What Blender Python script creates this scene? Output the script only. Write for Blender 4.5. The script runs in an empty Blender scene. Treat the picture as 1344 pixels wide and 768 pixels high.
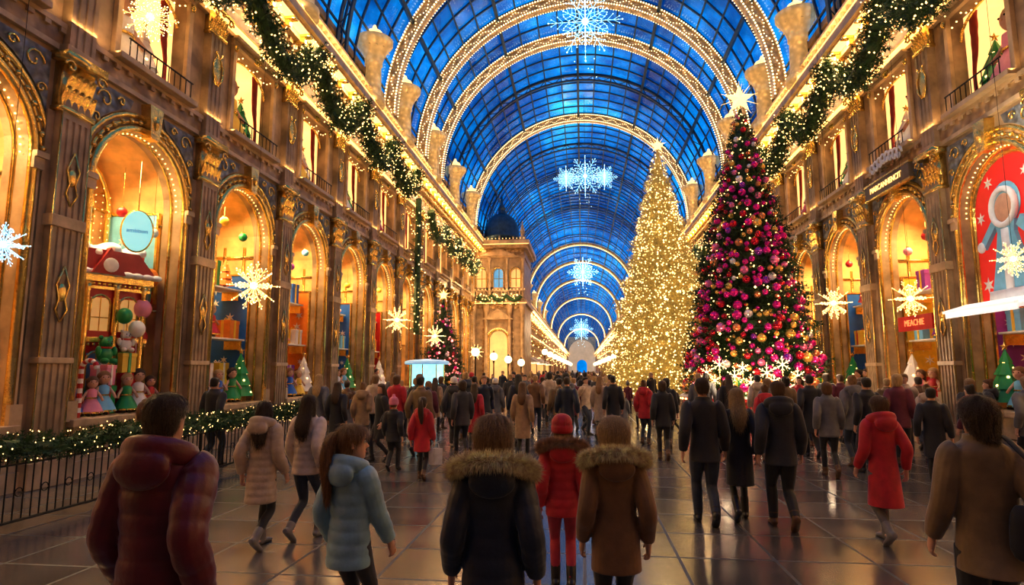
import bpy, math, random
from mathutils import Vector, Matrix, Euler
R=random.Random(11)
SC=bpy.context.scene; COL=SC.collection
PI=math.pi
SC.view_settings.view_transform='Standard'; SC.view_settings.gamma=.91; SC.view_settings.exposure=.2
# ---------------------------------------------------------------- camera
A=math.radians(6.5); P=math.radians(7.2); F=800.0; CH=1.9
FW=Vector((-math.sin(A)*math.cos(P),math.cos(A)*math.cos(P),math.sin(P)))
RT=Vector((math.cos(A),math.sin(A),0)); UP=RT.cross(FW)
cd=bpy.data.cameras.new('camera'); cam=bpy.data.objects.new('camera',cd); COL.objects.link(cam)
cd.sensor_width=36; cd.lens=F/1344*36; cd.clip_end=1000; cd.clip_start=.05
cam.matrix_world=Matrix(((RT.x,UP.x,-FW.x,0),(RT.y,UP.y,-FW.y,0),(RT.z,UP.z,-FW.z,CH),(0,0,0,1)))
SC.camera=cam
CP=Vector((0,0,CH))
def ray(px,py): return FW+RT*((px-672)/F)+UP*((384-py)/F)
def ground(px,py): d=ray(px,py); return CP+d*(-CH/d.z)
def onX(px,py,X): d=ray(px,py); return CP+d*(X/d.x)
def onY(px,py,Y): d=ray(px,py); return CP+d*(Y/d.y)
def depth(px,D,py=600):
    d=ray(px,py); h=Vector((-math.sin(A),math.cos(A),0)); k=D/d.dot(h); p=d*k; return Vector((p.x,p.y,0))
# ---------------------------------------------------------------- mesh helper
_t=(1+5**.5)/2
ICV=[Vector(v).normalized() for v in ((-1,_t,0),(1,_t,0),(-1,-_t,0),(1,-_t,0),(0,-1,_t),(0,1,_t),(0,-1,-_t),(0,1,-_t),(_t,0,-1),(_t,0,1),(-_t,0,-1),(-_t,0,1))]
ICF=[(0,11,5),(0,5,1),(0,1,7),(0,7,10),(0,10,11),(1,5,9),(5,11,4),(11,10,2),(10,7,6),(7,1,8),(3,9,4),(3,4,2),(3,2,6),(3,6,8),(3,8,9),(4,9,5),(2,4,11),(6,2,10),(8,6,7),(9,8,1)]
OCV=[Vector(v) for v in ((1,0,0),(-1,0,0),(0,1,0),(0,-1,0),(0,0,1),(0,0,-1))]
OCF=[(0,2,4),(2,1,4),(1,3,4),(3,0,4),(2,0,5),(1,2,5),(3,1,5),(0,3,5)]
def cat(p0,p1,p2,p3,t):
    return [0.5*((2*b)+(-a+c)*t+(2*a-5*b+4*c-d)*t*t+(-a+3*b-3*c+d)*t**3) for a,b,c,d in zip(p0,p1,p2,p3)]
def resample(keys,step):
    out=[]; n=len(keys)
    for i in range(n-1):
        a=keys[max(i-1,0)];b=keys[i];c=keys[i+1];d=keys[min(i+2,n-1)]
        L=(Vector(b[:3])-Vector(c[:3])).length; m=max(1,int(math.ceil(L/step)))
        for j in range(m): out.append(cat(a,b,c,d,j/m))
    out.append(list(keys[-1])); return out
class MB:
    def __init__(s): s.v=[];s.f=[];s.m=[];s.mi=0;s.M=None
    def add(s,vs,fs,mi=None):
        b=len(s.v)
        if s.M is not None: vs=[s.M@Vector(v) for v in vs]
        s.v.extend([tuple(v) for v in vs]); s.f.extend([tuple(i+b for i in f) for f in fs]); s.m.extend([s.mi if mi is None else mi]*len(fs))
    def box(s,c,d,rot=None,mi=None):
        h=[x/2 for x in d]; c=Vector(c)
        vs=[Vector((x*h[0],y*h[1],z*h[2])) for x in(-1,1) for y in(-1,1) for z in(-1,1)]
        if rot is not None: vs=[rot@v for v in vs]
        s.add([v+c for v in vs],[(0,1,3,2),(4,6,7,5),(0,4,5,1),(2,3,7,6),(0,2,6,4),(1,5,7,3)],mi)
    def bb(s,x0,x1,y0,y1,z0,z1,mi=None): s.box(((x0+x1)/2,(y0+y1)/2,(z0+z1)/2),(abs(x1-x0),abs(y1-y0),abs(z1-z0)),None,mi)
    def tube(s,pts,rad,n=8,mi=None,closed=False):
        pts=[Vector(p) for p in pts]; k=len(pts); rs=rad if isinstance(rad,(list,tuple)) else [rad]*k
        vs=[];prev=None
        for i,p in enumerate(pts):
            if closed: t=pts[(i+1)%k]-pts[i-1]
            else: t=pts[min(i+1,k-1)]-pts[max(i-1,0)]
            t.normalize()
            if prev is None: r=Vector((0,0,1)) if abs(t.z)<.9 else Vector((0,1,0))
            else: r=prev
            u=(r-t*r.dot(t)).normalized(); prev=u; w=t.cross(u)
            for j in range(n):
                a=2*PI*j/n; vs.append(p+(u*math.cos(a)+w*math.sin(a))*rs[i])
        fs=[]
        for i in range(k if closed else k-1):
            i2=(i+1)%k
            for j in range(n): fs.append((i*n+j,i*n+(j+1)%n,i2*n+(j+1)%n,i2*n+j))
        if not closed: fs.append(tuple(range(n-1,-1,-1))); fs.append(tuple((k-1)*n+j for j in range(n)))
        s.add(vs,fs,mi)
    def loft(s,keys,n=16,step=.03,horiz=False,ref=None,amp=0,per=.06,mi=None,groove=0,gn=20):
        ks=resample(keys,step); k=len(ks); vs=[]; L=0; prev=None
        for i,q in enumerate(ks):
            c=Vector(q[:3]); a,b=max(q[3],.0005),max(q[4],.0005)
            if prev is not None: L+=(c-prev).length
            prev=c
            if horiz: T=Vector((0,0,1))
            else:
                T=Vector(ks[min(i+1,k-1)][:3])-Vector(ks[max(i-1,0)][:3]); T.normalize()
            rf=Vector(ref) if ref is not None else Vector((0,1,0))
            V=(rf-T*rf.dot(T)).normalized(); U=V.cross(T)
            q2=amp*(abs(math.sin(PI*L/per))**.7-.5) if amp else 0
            for j in range(n):
                t=2*PI*j/n; g=1+groove*(math.sin(gn*t+math.sin(L*14))+.5*math.sin(gn*1.7*t+2+L*20)) if groove else 1
                vs.append(c+U*((a+q2)*g*math.cos(t))+V*((b+q2)*g*math.sin(t)))
        fs=[]
        for i in range(k-1):
            for j in range(n): fs.append((i*n+j,i*n+(j+1)%n,(i+1)*n+(j+1)%n,(i+1)*n+j))
        fs.append(tuple(range(n-1,-1,-1))); fs.append(tuple((k-1)*n+j for j in range(n)))
        s.add(vs,fs,mi)
    def lathe(s,prof,n=16,c=(0,0,0),mi=None,rf=None):
        vs=[]
        for r,z in prof:
            for j in range(n):
                t=2*PI*j/n; rr=r*(rf(t,z) if rf else 1); vs.append(Vector(c)+Vector((rr*math.cos(t),rr*math.sin(t),z)))
        fs=[];k=len(prof)
        for i in range(k-1):
            for j in range(n): fs.append((i*n+j,i*n+(j+1)%n,(i+1)*n+(j+1)%n,(i+1)*n+j))
        fs.append(tuple(range(n-1,-1,-1))); fs.append(tuple((k-1)*n+j for j in range(n)))
        s.add(vs,fs,mi)
    def sph(s,c,r,n=12,m=8,mi=None):
        if not isinstance(r,(list,tuple)): r=(r,r,r)
        vs=[];
        for i in range(1,m):
            f=PI*i/m
            for j in range(n):
                t=2*PI*j/n; vs.append(Vector(c)+Vector((r[0]*math.sin(f)*math.cos(t),r[1]*math.sin(f)*math.sin(t),-r[2]*math.cos(f))))
        vs.append(Vector(c)+Vector((0,0,-r[2]))); vs.append(Vector(c)+Vector((0,0,r[2]))); B=len(vs)-2
        fs=[]
        for i in range(m-2):
            for j in range(n): fs.append((i*n+j,i*n+(j+1)%n,(i+1)*n+(j+1)%n,(i+1)*n+j))
        for j in range(n): fs.append((B,(j+1)%n,j)); fs.append((B+1,(m-2)*n+j,(m-2)*n+(j+1)%n))
        s.add(vs,fs,mi)
    def ico(s,c,r,mi=None): c=Vector(c); s.add([c+v*r for v in ICV],ICF,mi)
    def oct(s,c,r,mi=None): c=Vector(c); s.add([c+v*r for v in OCV],OCF,mi)
    def prism(s,poly,y0,y1,mi=None):
        n=len(poly); vs=[(x,y0,z) for x,z in poly]+[(x,y1,z) for x,z in poly]
        fs=[tuple(range(n)),tuple(range(2*n-1,n-1,-1))]+[(i,n+i,n+(i+1)%n,(i+1)%n) for i in range(n)]
        s.add(vs,fs,mi)
    def mesh(s,name,mats=()):
        me=bpy.data.meshes.new(name); me.from_pydata(s.v,[],s.f)
        for m in mats: me.materials.append(m)
        if len(mats)>1: me.polygons.foreach_set('material_index',s.m)
        me.update(); return me
    def build(s,name,mats,parent=None,smooth=False,bevel=0):
        if not isinstance(mats,(list,tuple)): mats=[mats]
        me=s.mesh(name,mats)
        if smooth: me.polygons.foreach_set('use_smooth',[True]*len(me.polygons))
        o=bpy.data.objects.new(name,me); COL.objects.link(o); o.parent=parent
        if bevel:
            b=o.modifiers.new('bevel','BEVEL'); b.width=bevel; b.segments=2; b.limit_method='ANGLE'
        return o
def empty(name,loc=(0,0,0),rz=0):
    o=bpy.data.objects.new(name,None); COL.objects.link(o); o.location=loc; o.rotation_euler=(0,0,rz); o.empty_display_size=.1; return o
def tag(o,label,cat_,group=None,kind=None):
    o['label']=label; o['category']=cat_
    if group: o['group']=group
    if kind: o['kind']=kind
    return o
def st(o): o['kind']='structure'; return o
def cptree(o,parent=None):
    c=o.copy(); COL.objects.link(c); c.parent=parent
    for ch in o.children: cptree(ch,c)
    return c
def recolor(o,m,slot=0):
    o.material_slots[slot].link='OBJECT'; o.material_slots[slot].material=m
# ---------------------------------------------------------------- materials
MC={}
def mat(name,col,rough=.6,metal=0.,var=.2,scale=5.,bump=.2,bscale=30.,emit=0.,ecol=None,samp=True,pat=None,coat=0,sheen=0):
    if name in MC: return MC[name]
    m=bpy.data.materials.new(name); m.use_nodes=True; nt=m.node_tree; N=nt.nodes; L=nt.links
    b=N['Principled BSDF']; b.inputs['Roughness'].default_value=rough; b.inputs['Metallic'].default_value=metal
    if coat: b.inputs['Coat Weight'].default_value=coat
    if sheen: b.inputs['Sheen Weight'].default_value=sheen; b.inputs['Sheen Roughness'].default_value=.4
    tc=N.new('ShaderNodeTexCoord'); n=N.new('ShaderNodeTexNoise'); n.inputs['Scale'].default_value=scale; n.inputs['Detail'].default_value=4
    L.new(tc.outputs['Object'],n.inputs['Vector'])
    mr=N.new('ShaderNodeMapRange'); mr.inputs[1].default_value=.32; mr.inputs[2].default_value=.68; L.new(n.outputs['Fac'],mr.inputs[0])
    mx=N.new('ShaderNodeMix'); mx.data_type='RGBA'; L.new(mr.outputs[0],mx.inputs[0])
    mx.inputs[6].default_value=(*[max(0,c*(1-var)) for c in col],1); mx.inputs[7].default_value=(*[min(1,c*(1+var)) for c in col],1)
    L.new(mx.outputs[2],b.inputs['Base Color'])
    if bump:
        if pat=='ornate':
            t=N.new('ShaderNodeTexVoronoi'); t.feature='SMOOTH_F1'; t.inputs['Scale'].default_value=bscale; o=t.outputs['Distance']
            mr2=N.new('ShaderNodeMapRange'); mr2.inputs[1].default_value=.1; mr2.inputs[2].default_value=.6; L.new(o,mr2.inputs[0])
            m2=N.new('ShaderNodeMix'); m2.data_type='RGBA'; m2.blend_type='MULTIPLY'; L.new(mr2.outputs[0],m2.inputs[0]); L.new(mx.outputs[2],m2.inputs[6]); m2.inputs[7].default_value=(.45,.38,.32,1); L.new(m2.outputs[2],b.inputs['Base Color'])
        else:
            t=N.new('ShaderNodeTexNoise'); t.inputs['Scale'].default_value=bscale; t.inputs['Detail'].default_value=3; o=t.outputs['Fac']
        if pat=='hair':
            mp=N.new('ShaderNodeMapping'); mp.inputs['Scale'].default_value=(26,26,1.6); L.new(tc.outputs['Object'],mp.inputs['Vector']); L.new(mp.outputs[0],t.inputs['Vector']); L.new(mp.outputs[0],n.inputs['Vector']); n.inputs['Scale'].default_value=6
        else: L.new(tc.outputs['Object'],t.inputs['Vector'])
        bp=N.new('ShaderNodeBump'); bp.inputs['Strength'].default_value=bump; bp.inputs['Distance'].default_value=.05 if pat=='ornate' else .02
        L.new(o,bp.inputs['Height']); L.new(bp.outputs[0],b.inputs['Normal'])
    if emit:
        b.inputs['Emission Color'].default_value=(*(ecol or col),1); b.inputs['Emission Strength'].default_value=emit
        if not samp: m.cycles.emission_sampling='NONE'
    MC[name]=m; return m
def cloth(name,col,rough=.7): return mat('cloth_'+name,col,rough,0,.2,9,.1,45,sheen=.3)
def hairm(name,col): return mat('hair_'+name,col,.38,0,.5,14,.7,10,pat='hair')
STONE=mat('stone',(.37,.25,.14),.45,0,.45,1.8,.35,14)
STONE2=mat('stone_pale',(.54,.38,.215),.4,0,.32,2.2,.25,18)
STONED=mat('stone_dark',(.13,.09,.06),.5,0,.3,2,.3,14)
ORN=mat('stone_carved',(.58,.39,.19),.4,.25,.3,3,1,5,pat='ornate')
ORNB=mat('carved_blue_grey',(.28,.31,.34),.45,.1,.5,5,1,8,pat='ornate')
GOLD=mat('gold',(.95,.6,.18),.24,.9,.25,6,.5,16)
GOLDL=mat('gold_arch_painted_glow',(.7,.5,.26),.35,.3,.4,2.5,.8,5,emit=.08,ecol=(1,.6,.25),samp=False,pat='ornate')  # faint emission paints the bulbs' glow onto the arch band
INT=mat('shop_interior',(.76,.47,.18),.6,0,.35,1.6,.15,8)
INTE=mat('shop_interior_glow',(.7,.42,.16),.6,0,.35,.9,.05,8,emit=.9,ecol=(1,.52,.17))  # walls emit warm light themselves, in place of room lamps
INTU=mat('upper_room_glow',(.75,.48,.2),.6,0,.6,1.3,.05,8,emit=1.2,ecol=(1,.58,.22))  # upper room surfaces emit, standing in for lamps inside
WARM=mat('warm_bulb',(1,.7,.3),.4,0,.05,3,0,emit=4.2,ecol=(1,.6,.21),samp=False)
WARM2=mat('warm_strip',(1,.7,.3),.4,0,.05,3,0,emit=2.3,ecol=(1,.56,.17),samp=False)
WARMW=mat('warm_white_glow',(1,.9,.6),.4,0,.05,3,0,emit=4.2,ecol=(1,.7,.32),samp=False)
ICE=mat('ice_glow',(.5,.8,1),.4,0,.05,3,0,emit=1.9,ecol=(.25,.66,1),samp=False)
ICEW=mat('ice_white_glow',(.8,.95,1),.4,0,.05,3,0,emit=3.5,ecol=(.45,.82,1),samp=False)
IRON=mat('black_iron',(.02,.018,.016),.45,.6,.2,8,.2,40)
STEEL=mat('steel_blue_light_tint',(.015,.05,.1),.4,.3,.2,3,.1,20)  # dark steel with the vault's blue light mixed into its colour
SNOW=mat('snow_white',(.85,.88,.95),.7,0,.06,6,.4,14)
GREEN=mat('pine_needles',(.03,.08,.022),.55,0,.6,8,0)
GREENG=mat('pine_needles_bulb_tint',(.34,.26,.07),.5,0,.75,3,0,emit=.14,ecol=(1,.6,.14),samp=False)  # needles coloured gold and faintly emissive to carry the bulbs' light
WOOD=mat('dark_wood',(.12,.05,.02),.5,0,.4,6,.3,25)
# ---------------------------------------------------------------- people
SKIN=mat('skin',(.62,.36,.25),.5,0,.08,8,.1,60); EYE=mat('eye_dark',(.03,.02,.015),.2,0,0,3,0); EYEW=mat('eye_white',(.8,.78,.74),.3,0,.03,3,0); LIP=mat('lips',(.5,.16,.14),.45,0,.1,9,0)
def remesh(mb,vx,it=2,fac=.5):
    me=mb.mesh('tmp'); o=bpy.data.objects.new('tmp',me); COL.objects.link(o)
    m=o.modifiers.new('r','REMESH'); m.mode='VOXEL'; m.voxel_size=vx
    if it: s=o.modifiers.new('s','SMOOTH'); s.factor=fac; s.iterations=it
    dg=bpy.context.evaluated_depsgraph_get(); r=bpy.data.meshes.new_from_object(o.evaluated_get(dg))
    bpy.data.objects.remove(o); bpy.data.meshes.remove(me)
    return r
def mkobj(name,me,mats,parent=None,extra=None):
    if extra is not None and extra.v:
        vs=[tuple(v.co) for v in me.vertices]; fs=[tuple(p.vertices) for p in me.polygons]
        t=MB(); t.v=vs; t.f=fs; t.m=[0]*len(fs); b=len(vs)
        t.v+=extra.v; t.f+=[tuple(i+b for i in f) for f in extra.f]; t.m+=extra.m
        me2=t.mesh(name,mats); bpy.data.meshes.remove(me); me=me2
    else:
        me.materials.clear(); me.name=name
        for m in mats: me.materials.append(m)
        me.polygons.foreach_set('material_index',[0]*len(me.polygons))
    me.polygons.foreach_set('use_smooth',[True]*len(me.polygons)); me.update()
    o=bpy.data.objects.new(name,me); COL.objects.link(o); o.parent=parent; return o
def strands(me,n,L,cx,seed=1,w=.0022):
    rr=random.Random(seed); q=MB(); V=me.vertices; cnt=len(V)
    for i in range(n):
        v=V[rr.randrange(cnt)]; p=v.co.copy(); N_=v.normal.copy()
        rad=Vector((p.x-cx[0],p.y-cx[1],0)); 
        T=Vector((0,0,-1)) ; T=T-N_*T.dot(N_)
        if T.length<.25: T=rad.normalized() if rad.length>.001 else Vector((1,0,0))
        T.normalize(); sw_=N_.cross(T); T=(T+sw_*rr.gauss(0,.2)).normalized(); l=L*rr.uniform(.5,1.2); cur=p+N_*.0015; pts=[cur]
        for k in range(3):
            d=(T+N_*(.13-.05*k+rr.gauss(0,.07))+Vector((0,0,-.16*k))).normalized(); cur=cur+d*l/3; pts.append(cur)
        s_=sw_*w; vs=[]
        for k,pp in enumerate(pts[:-1]): f=1-.25*k; vs+=[pp-s_*f,pp+s_*f]
        vs.append(pts[-1]); q.add(vs,[(0,1,3,2),(2,3,5,4),(4,5,6)])
    return q
def ik(a,b,L,n):
    a=Vector(a);b=Vector(b); d=(b-a).length
    if d>2*L*.995: b=a+(b-a)*(2*L*.995/d); d=(b-a).length
    t=(b-a).normalized(); n=Vector(n); n=(n-t*n.dot(t)).normalized()
    return a+(b-a)*.5+n*math.sqrt(max(0,L*L-d*d/4)), b
def make_person(s):
    H=s['H']; hs=s.get('hs',1.); vx=s.get('vx',.009); near=s.get('near',False); wd=s.get('wd',1.)
    hh=.13*H*hs; zc=H-hh; zs=zc-.042*H; hz=.485*H; sw=.1*H*s.get('broad',1)*wd; bk=s.get('bk',.008)*H
    stv=s.get('stride',.13)*H; lead=s.get('lead',1); tw=s.get('tw',1.)
    legs=[]
    for sd in (-1,1):
        hip=Vector((sd*.05*H,0,hz))
        if stv<.01: an=Vector((sd*.055*H,0,.045*H))
        elif sd==lead: an=Vector((sd*.045*H,stv*.85,.045*H))
        else: an=Vector((sd*.045*H,-stv,.045*H+stv*.42))
        kn,an=ik(hip,an,.237*H,(0,1,0)); legs.append((sd,hip,kn,an))
    arms=[]
    tg=s.get('arms'); sp=s.get('spread',.135)
    for i,sd in enumerate((-1,1)):
        sh=Vector((sd*(sw-.012*H),0,zs-.022*H))
        if tg and tg[i]: w=Vector(tg[i])*H
        else: w=Vector((sd*sp*H,(-.4 if sd==lead else .5)*stv+.02*H,zs-.335*H))
        el,w=ik(sh,w,.172*H,(sd*.18,-1,0)); arms.append((sd,sh,el,w))
    b=MB()
    b.loft([(0,0,.455*H,.07*H*wd,.05*H),(0,0,.5*H,.08*H*wd,.055*H),(0,0,.6*H,.066*H*wd,.046*H),(0,0,.72*H,.08*H*wd,.052*H),(0,0,zs-.02*H,.086*H*wd,.048*H),(0,0,zs+.02*H,.04*H,.036*H)],16,.03,True)
    b.loft([(0,-.004*H,zs-.02*H,.034*H,.034*H),(0,0,zc+.03*H,.03*H,.032*H)],12,.03,True)
    f=.84*tw
    for sd,h,k,a in legs:
        b.loft([(*h,.05*H*f,.052*H*f),(*((h+k)/2),.046*H*f,.048*H*f),(*k,.033*H*f,.035*H*f),(*(k*.65+a*.35+Vector((0,-.004*H,0))),.032*H*f,.034*H*f),(*a,.02*H,.02*H)],12,.03)
        b.loft([(*(a+Vector((0,-.02*H,-.02*H))),.016*H,.014*H),(*(a+Vector((0,.06*H,-.026*H))),.016*H,.009*H)],10,.03,ref=(0,0,1))
    ex=MB()
    for sd,h,k,a in arms:
        b.loft([(*h,.032*H,.034*H),(*k,.024*H,.025*H),(*(k*.6+a*.4),.024*H,.024*H),(*a,.015*H,.017*H)],12,.03)
        d=(a-k).normalized(); d=(d+Vector((0,0,-.35))).normalized(); n=Vector((-sd,0,0)); n=(n-d*n.dot(d)).normalized(); w=d.cross(n)
        if w.y<0: w=-w
        pe=a+d*.05*H
        b.loft([(*(a-d*.01*H),.014*H,.013*H),(*(a+d*.02*H),.013*H,.021*H),(*pe,.011*H,.022*H)],10,.02,ref=tuple(w))
        for i in range(4):
            bs=a+d*.042*H+w*((-.0168+.0112*i)*H); ln=(.034,.042,.045,.040)[i]*H; r=.0056*H
            p1=bs+d*ln*.45; p2=p1+(d*.75+n*.6).normalized()*ln*.35; p3=p2+(d*.35+n*.9).normalized()*ln*.28
            ex.tube([bs,p1,p2,p3],[r,r*.98,r*.9,r*.6],7,0)
        bs=a+d*.012*H+w*.014*H; p1=bs+(d*.6+w*.7+n*.25).normalized()*.022*H; p2=p1+(d*.85+w*.2+n*.4).normalized()*.02*H
        ex.tube([bs,p1,p2],[.0075*H,.0065*H,.0045*H],7,0)
    g=H*hs; piv=Vector((0,-.005*H,zc))
    HM=Matrix.Translation(piv)@Euler((math.radians(s.get('pitch',0)),0,math.radians(s.get('yaw',0))),'XYZ').to_matrix().to_4x4()
    b.M=HM; K=[(0.0,.016,.02,.03),(.08,.027,.034,.021),(.25,.035,.044,.01),(.45,.0405,.051,.002),(.62,.043,.054,-.001),(.78,.041,.051,-.003),(.91,.031,.039,-.004),(.985,.014,.018,-.004)]
    b.loft([(0,q[3]*g,q[0]*hh,q[1]*g,q[2]*g) for q in K],18,.02,True)
    b.loft([(0,.050*g,.52*hh,.004*g,.004*g),(0,.058*g,.42*hh,.006*g,.006*g),(0,.063*g,.35*hh,.0085*g,.007*g),(0,.056*g,.31*hh,.006*g,.005*g)],8,.01,True)
    for q in (-1,1):
        b.sph((q*.0425*g,-.002*g,.44*hh),(.006*g,.012*g,.018*g),8,6)
        ex.M=HM; ex.sph((q*.018*g,.0475*g,.505*hh),(.0085*g,.006*g,.006*g),8,6,2); ex.sph((q*.018*g,.052*g,.505*hh),(.0042*g,.003*g,.0042*g),8,6,1)
        ex.tube([(q*.009*g,.053*g,.58*hh),(q*.018*g,.053*g,.6*hh),(q*.028*g,.047*g,.585*hh)],.0022*g,5,1); ex.M=None
    ex.M=HM; ex.sph((0,.052*g,.2*hh),(.013*g,.006*g,.004*g),8,6,3); ex.M=None
    b.M=None
    body=mkobj('person',remesh(b,vx*1.0,2),[SKIN,EYE,EYEW,LIP],None,ex)
    t=MB()
    t.loft([(0,0,.45*H,.072*H*wd,.058*H),(0,0,.5*H,.09*H*wd,.066*H),(0,0,.58*H,.08*H*wd,.058*H)],14,.04,True)
    for sd,h,k,a in legs:
        e=a+(k-a).normalized()*.005*H
        t.loft([(*h,.056*H,.06*H),(*((h+k)/2),.051*H*tw,.053*H*tw),(*k,.038*H*tw,.04*H*tw),(*(k*.65+a*.35+Vector((0,-.004*H,0))),.038*H*tw,.041*H*tw),(*e,.031*H*tw,.032*H*tw)],12,.03)
    mkobj('trousers',remesh(t,vx*1.0,2),[s['tr']],body)
    for sd,h,k,a in legs:
        q=MB(); sf=(a.z-.045*H)/(.085*H); sf=max(0,min(.85,sf)); ph=math.asin(sf)
        f=Vector((0,math.cos(ph),-math.sin(ph))); u=Vector((0,math.sin(ph),math.cos(ph)))
        KK=[(-.038,.017,.016,-.028),(-.025,.024,.024,-.0215),(.0,.026,.028,-.018),(.05,.028,.02,-.026),(.09,.0285,.015,-.031),(.118,.018,.009,-.036)]
        q.loft([(*(a+f*c[0]*H+u*c[3]*H),c[1]*H,c[2]*H) for c in KK],12,.015,ref=tuple(u))
        bt=s.get('boot',.05)*H; sd2=(k-a).normalized()
        q.loft([(*(a-u*.02*H),.027*H,.03*H),(*(a+sd2*bt*.5),.03*H,.032*H),(*(a+sd2*bt),.036*H*max(tw,.85),.038*H*max(tw,.85))],12,.02)
        o=mkobj('shoe',remesh(q,vx*.9,1),[s['shoe']],body)
    c=MB(); hem=s['hem']*H; fl=s.get('flare',1.); amp=s.get('puff',0)*.011; per=s.get('per',.075)
    zz=[(hem,.094*fl,.072*fl+.25*stv/H*(1 if s['hem']<.42 else .4))]
    if hem<.46*H: zz.append((.5*H,.092,.07))
    zz+=[(.6*H,.083,.062),(.7*H,.09,.065),(zs-.03*H,.094,.063),(zs+.002*H,.074,.055),(zs+.022*H,.048,.046),(zs+.045*H,.043,.045)]
    c.loft([(0,-.003*H,z,a*H*(wd if z<zs else 1)+bk,r*H+bk) for z,a,r in zz],28,.012,True,amp=amp,per=per)
    for sd,h,k,a in arms:
        e=a+(k-a).normalized()*.012*H
        h0=h+Vector((-sd*.02*H,0,.008*H))
        c.loft([(*h0,.038*H+bk*.5,.042*H+bk*.5),(*(h+Vector((sd*.004*H,0,-.02*H))),.039*H+bk,.043*H+bk),(*k,.032*H+bk,.035*H+bk),(*(k*.5+a*.5),.03*H+bk,.031*H+bk),(*e,.025*H+bk*.5,.027*H+bk*.5)],14,.012,amp=amp*.8,per=per)
    mkobj('coat',remesh(c,vx*.9,4),[s['coat']],body)
    hd=None
    if s.get('hood'):
        q=MB(); pts=[]
        for i in range(-5,6):
            th=math.radians(i*21); pts.append((.078*H*math.sin(th),-.066*H*math.cos(th)-.012*H,zs+.028*H*math.cos(th)+.012*H,.024*H,.034*H))
        q.loft(pts,12,.02,ref=(0,0,1)); q.sph((0,-.082*H,zs-.012*H),(.08*H,.034*H,.056*H),16,10)
        hd=mkobj('hood',remesh(q,vx*1.1,4),[s['coat']],body)
    if s.get('fur'):
        q=MB(); rr=random.Random(5); W=.13*H; N=24; base=[]
        for i in range(N+1):
            th=math.radians(-122+244*i/N); base.append(Vector((W*math.sin(th),-.092*H*math.cos(th)-.012*H,zs+.014*H+.046*H*math.cos(th))))
        q.tube(base,[.013*H+.005*H*math.sin(PI*i/N) for i in range(N+1)],8,0)
        for i in range(8500 if near else 700):
            u=rr.random()*(N-.01); i0=int(u); p=base[i0].lerp(base[i0+1],u-i0); tt=(base[i0+1]-base[i0]).normalized()
            d=Vector((rr.gauss(0,1),rr.gauss(0,1),rr.gauss(0,1))); d=(d-tt*d.dot(tt)).normalized()
            L=H*(.016+.022*rr.random()); e=p+d*(.012*H+L)+Vector((rr.gauss(0,.008),rr.gauss(0,.008),-.008)); sd3=tt*.0019
            p=p+d*.009*H; q.add([p-sd3,p+sd3,p+tt.cross(d)*.004,e],[(0,1,3),(1,2,3),(2,0,3)])
        q.build('fur_trim',s['furm'],hd or body)
    hm=s['hair']; hs_=s.get('style','short'); q=MB(); q.M=HM
    cap=[(.12,.026,.024,-.03),(.28,.040,.034,-.022),(.48,.0455,.043,-.015),(.66,.0480,.053,-.0065),(.82,.0455,.0555,-.002),(.93,.037,.046,-.003),(1.0,.024,.03,-.004),(1.035,.008,.01,-.004)]
    if hs_=='short': cap[0]=(.2,.03,.026,-.026)
    if hs_ in('bob','round'): cap=[(-.06,.026,.022,-.034),(.06,.043,.033,-.026),(.28,.053,.043,-.016),(.52,.0555,.053,-.009),(.74,.0535,.0585,-.004),(.9,.044,.05,-.003),(1.0,.029,.034,-.003),(1.05,.01,.012,-.004)]
    q.loft([(0,k[3]*g,k[0]*hh,k[1]*g,k[2]*g) for k in cap],44,.01,True,groove=.012,gn=13)
    if hs_=='long':
        q.loft([(0,-.030*g,.55*hh,.044*g,.03*g),(0,-.045*g,.05*hh,.05*g,.028*g),(0,-.072*g,-.45*hh,.056*g,.022*g),(0,-.083*g,-.95*hh,.045*g,.016*g),(0,-.082*g,-1.25*hh,.02*g,.008*g)],40,.015,True,groove=.035,gn=11)
        for z in (-1,1): q.loft([(z*.040*g,-.004*g,.62*hh,.012*g,.022*g),(z*.047*g,-.008*g,.05*hh,.012*g,.02*g),(z*.05*g,-.02*g,-.4*hh,.009*g,.012*g)],12,.015,True)
    if hs_=='pony':
        q.loft([(0,-.05*g,.72*hh,.014*g,.014*g),(0,-.075*g,.62*hh,.022*g,.02*g),(.004*g,-.092*g,.1*hh,.03*g,.022*g),(.01*g,-.09*g,-.5*hh,.027*g,.017*g),(.016*g,-.086*g,-1.1*hh,.012*g,.009*g)],20,.015,groove=.05,gn=7)
    if hs_=='bun': q.sph((0,-.045*g,.95*hh),(.024*g,.024*g,.022*g),14,10)
    hme=remesh(q,vx*.75,1); ex2=None
    if near:
        hme.update(); ex2=strands(hme,4600 if s.get('vx',1)<.01 else 1500,{'short':.045,'round':.08,'bob':.085,'long':.12,'pony':.09,'bun':.05}[hs_],(piv.x,piv.y),seed=int(H*100),w=.0018)
    mkobj('hair',hme,[hm],body,ex2)
    if s.get('beanie'):
        q=MB(); q.M=HM
        q.loft([(0,-.006*g,.38*hh,.049*g,.056*g),(0,-.005*g,.46*hh,.0545*g,.063*g),(0,-.004*g,.62*hh,.0555*g,.065*g),(0,-.004*g,.68*hh,.0525*g,.062*g),(0,-.004*g,.84*hh,.0515*g,.0605*g),(0,-.006*g,.98*hh,.043*g,.050*g),(0,-.008*g,1.07*hh,.03*g,.034*g),(0,-.01*g,1.12*hh,.012*g,.014*g)],64,.008,True,groove=.01,gn=24)
        if s.get('pom'): q.sph((0,-.012*g,1.2*hh),.02*g,10,8)
        mkobj('beanie',remesh(q,vx*.7,0),[s['beanie']],body)
    return body
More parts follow.
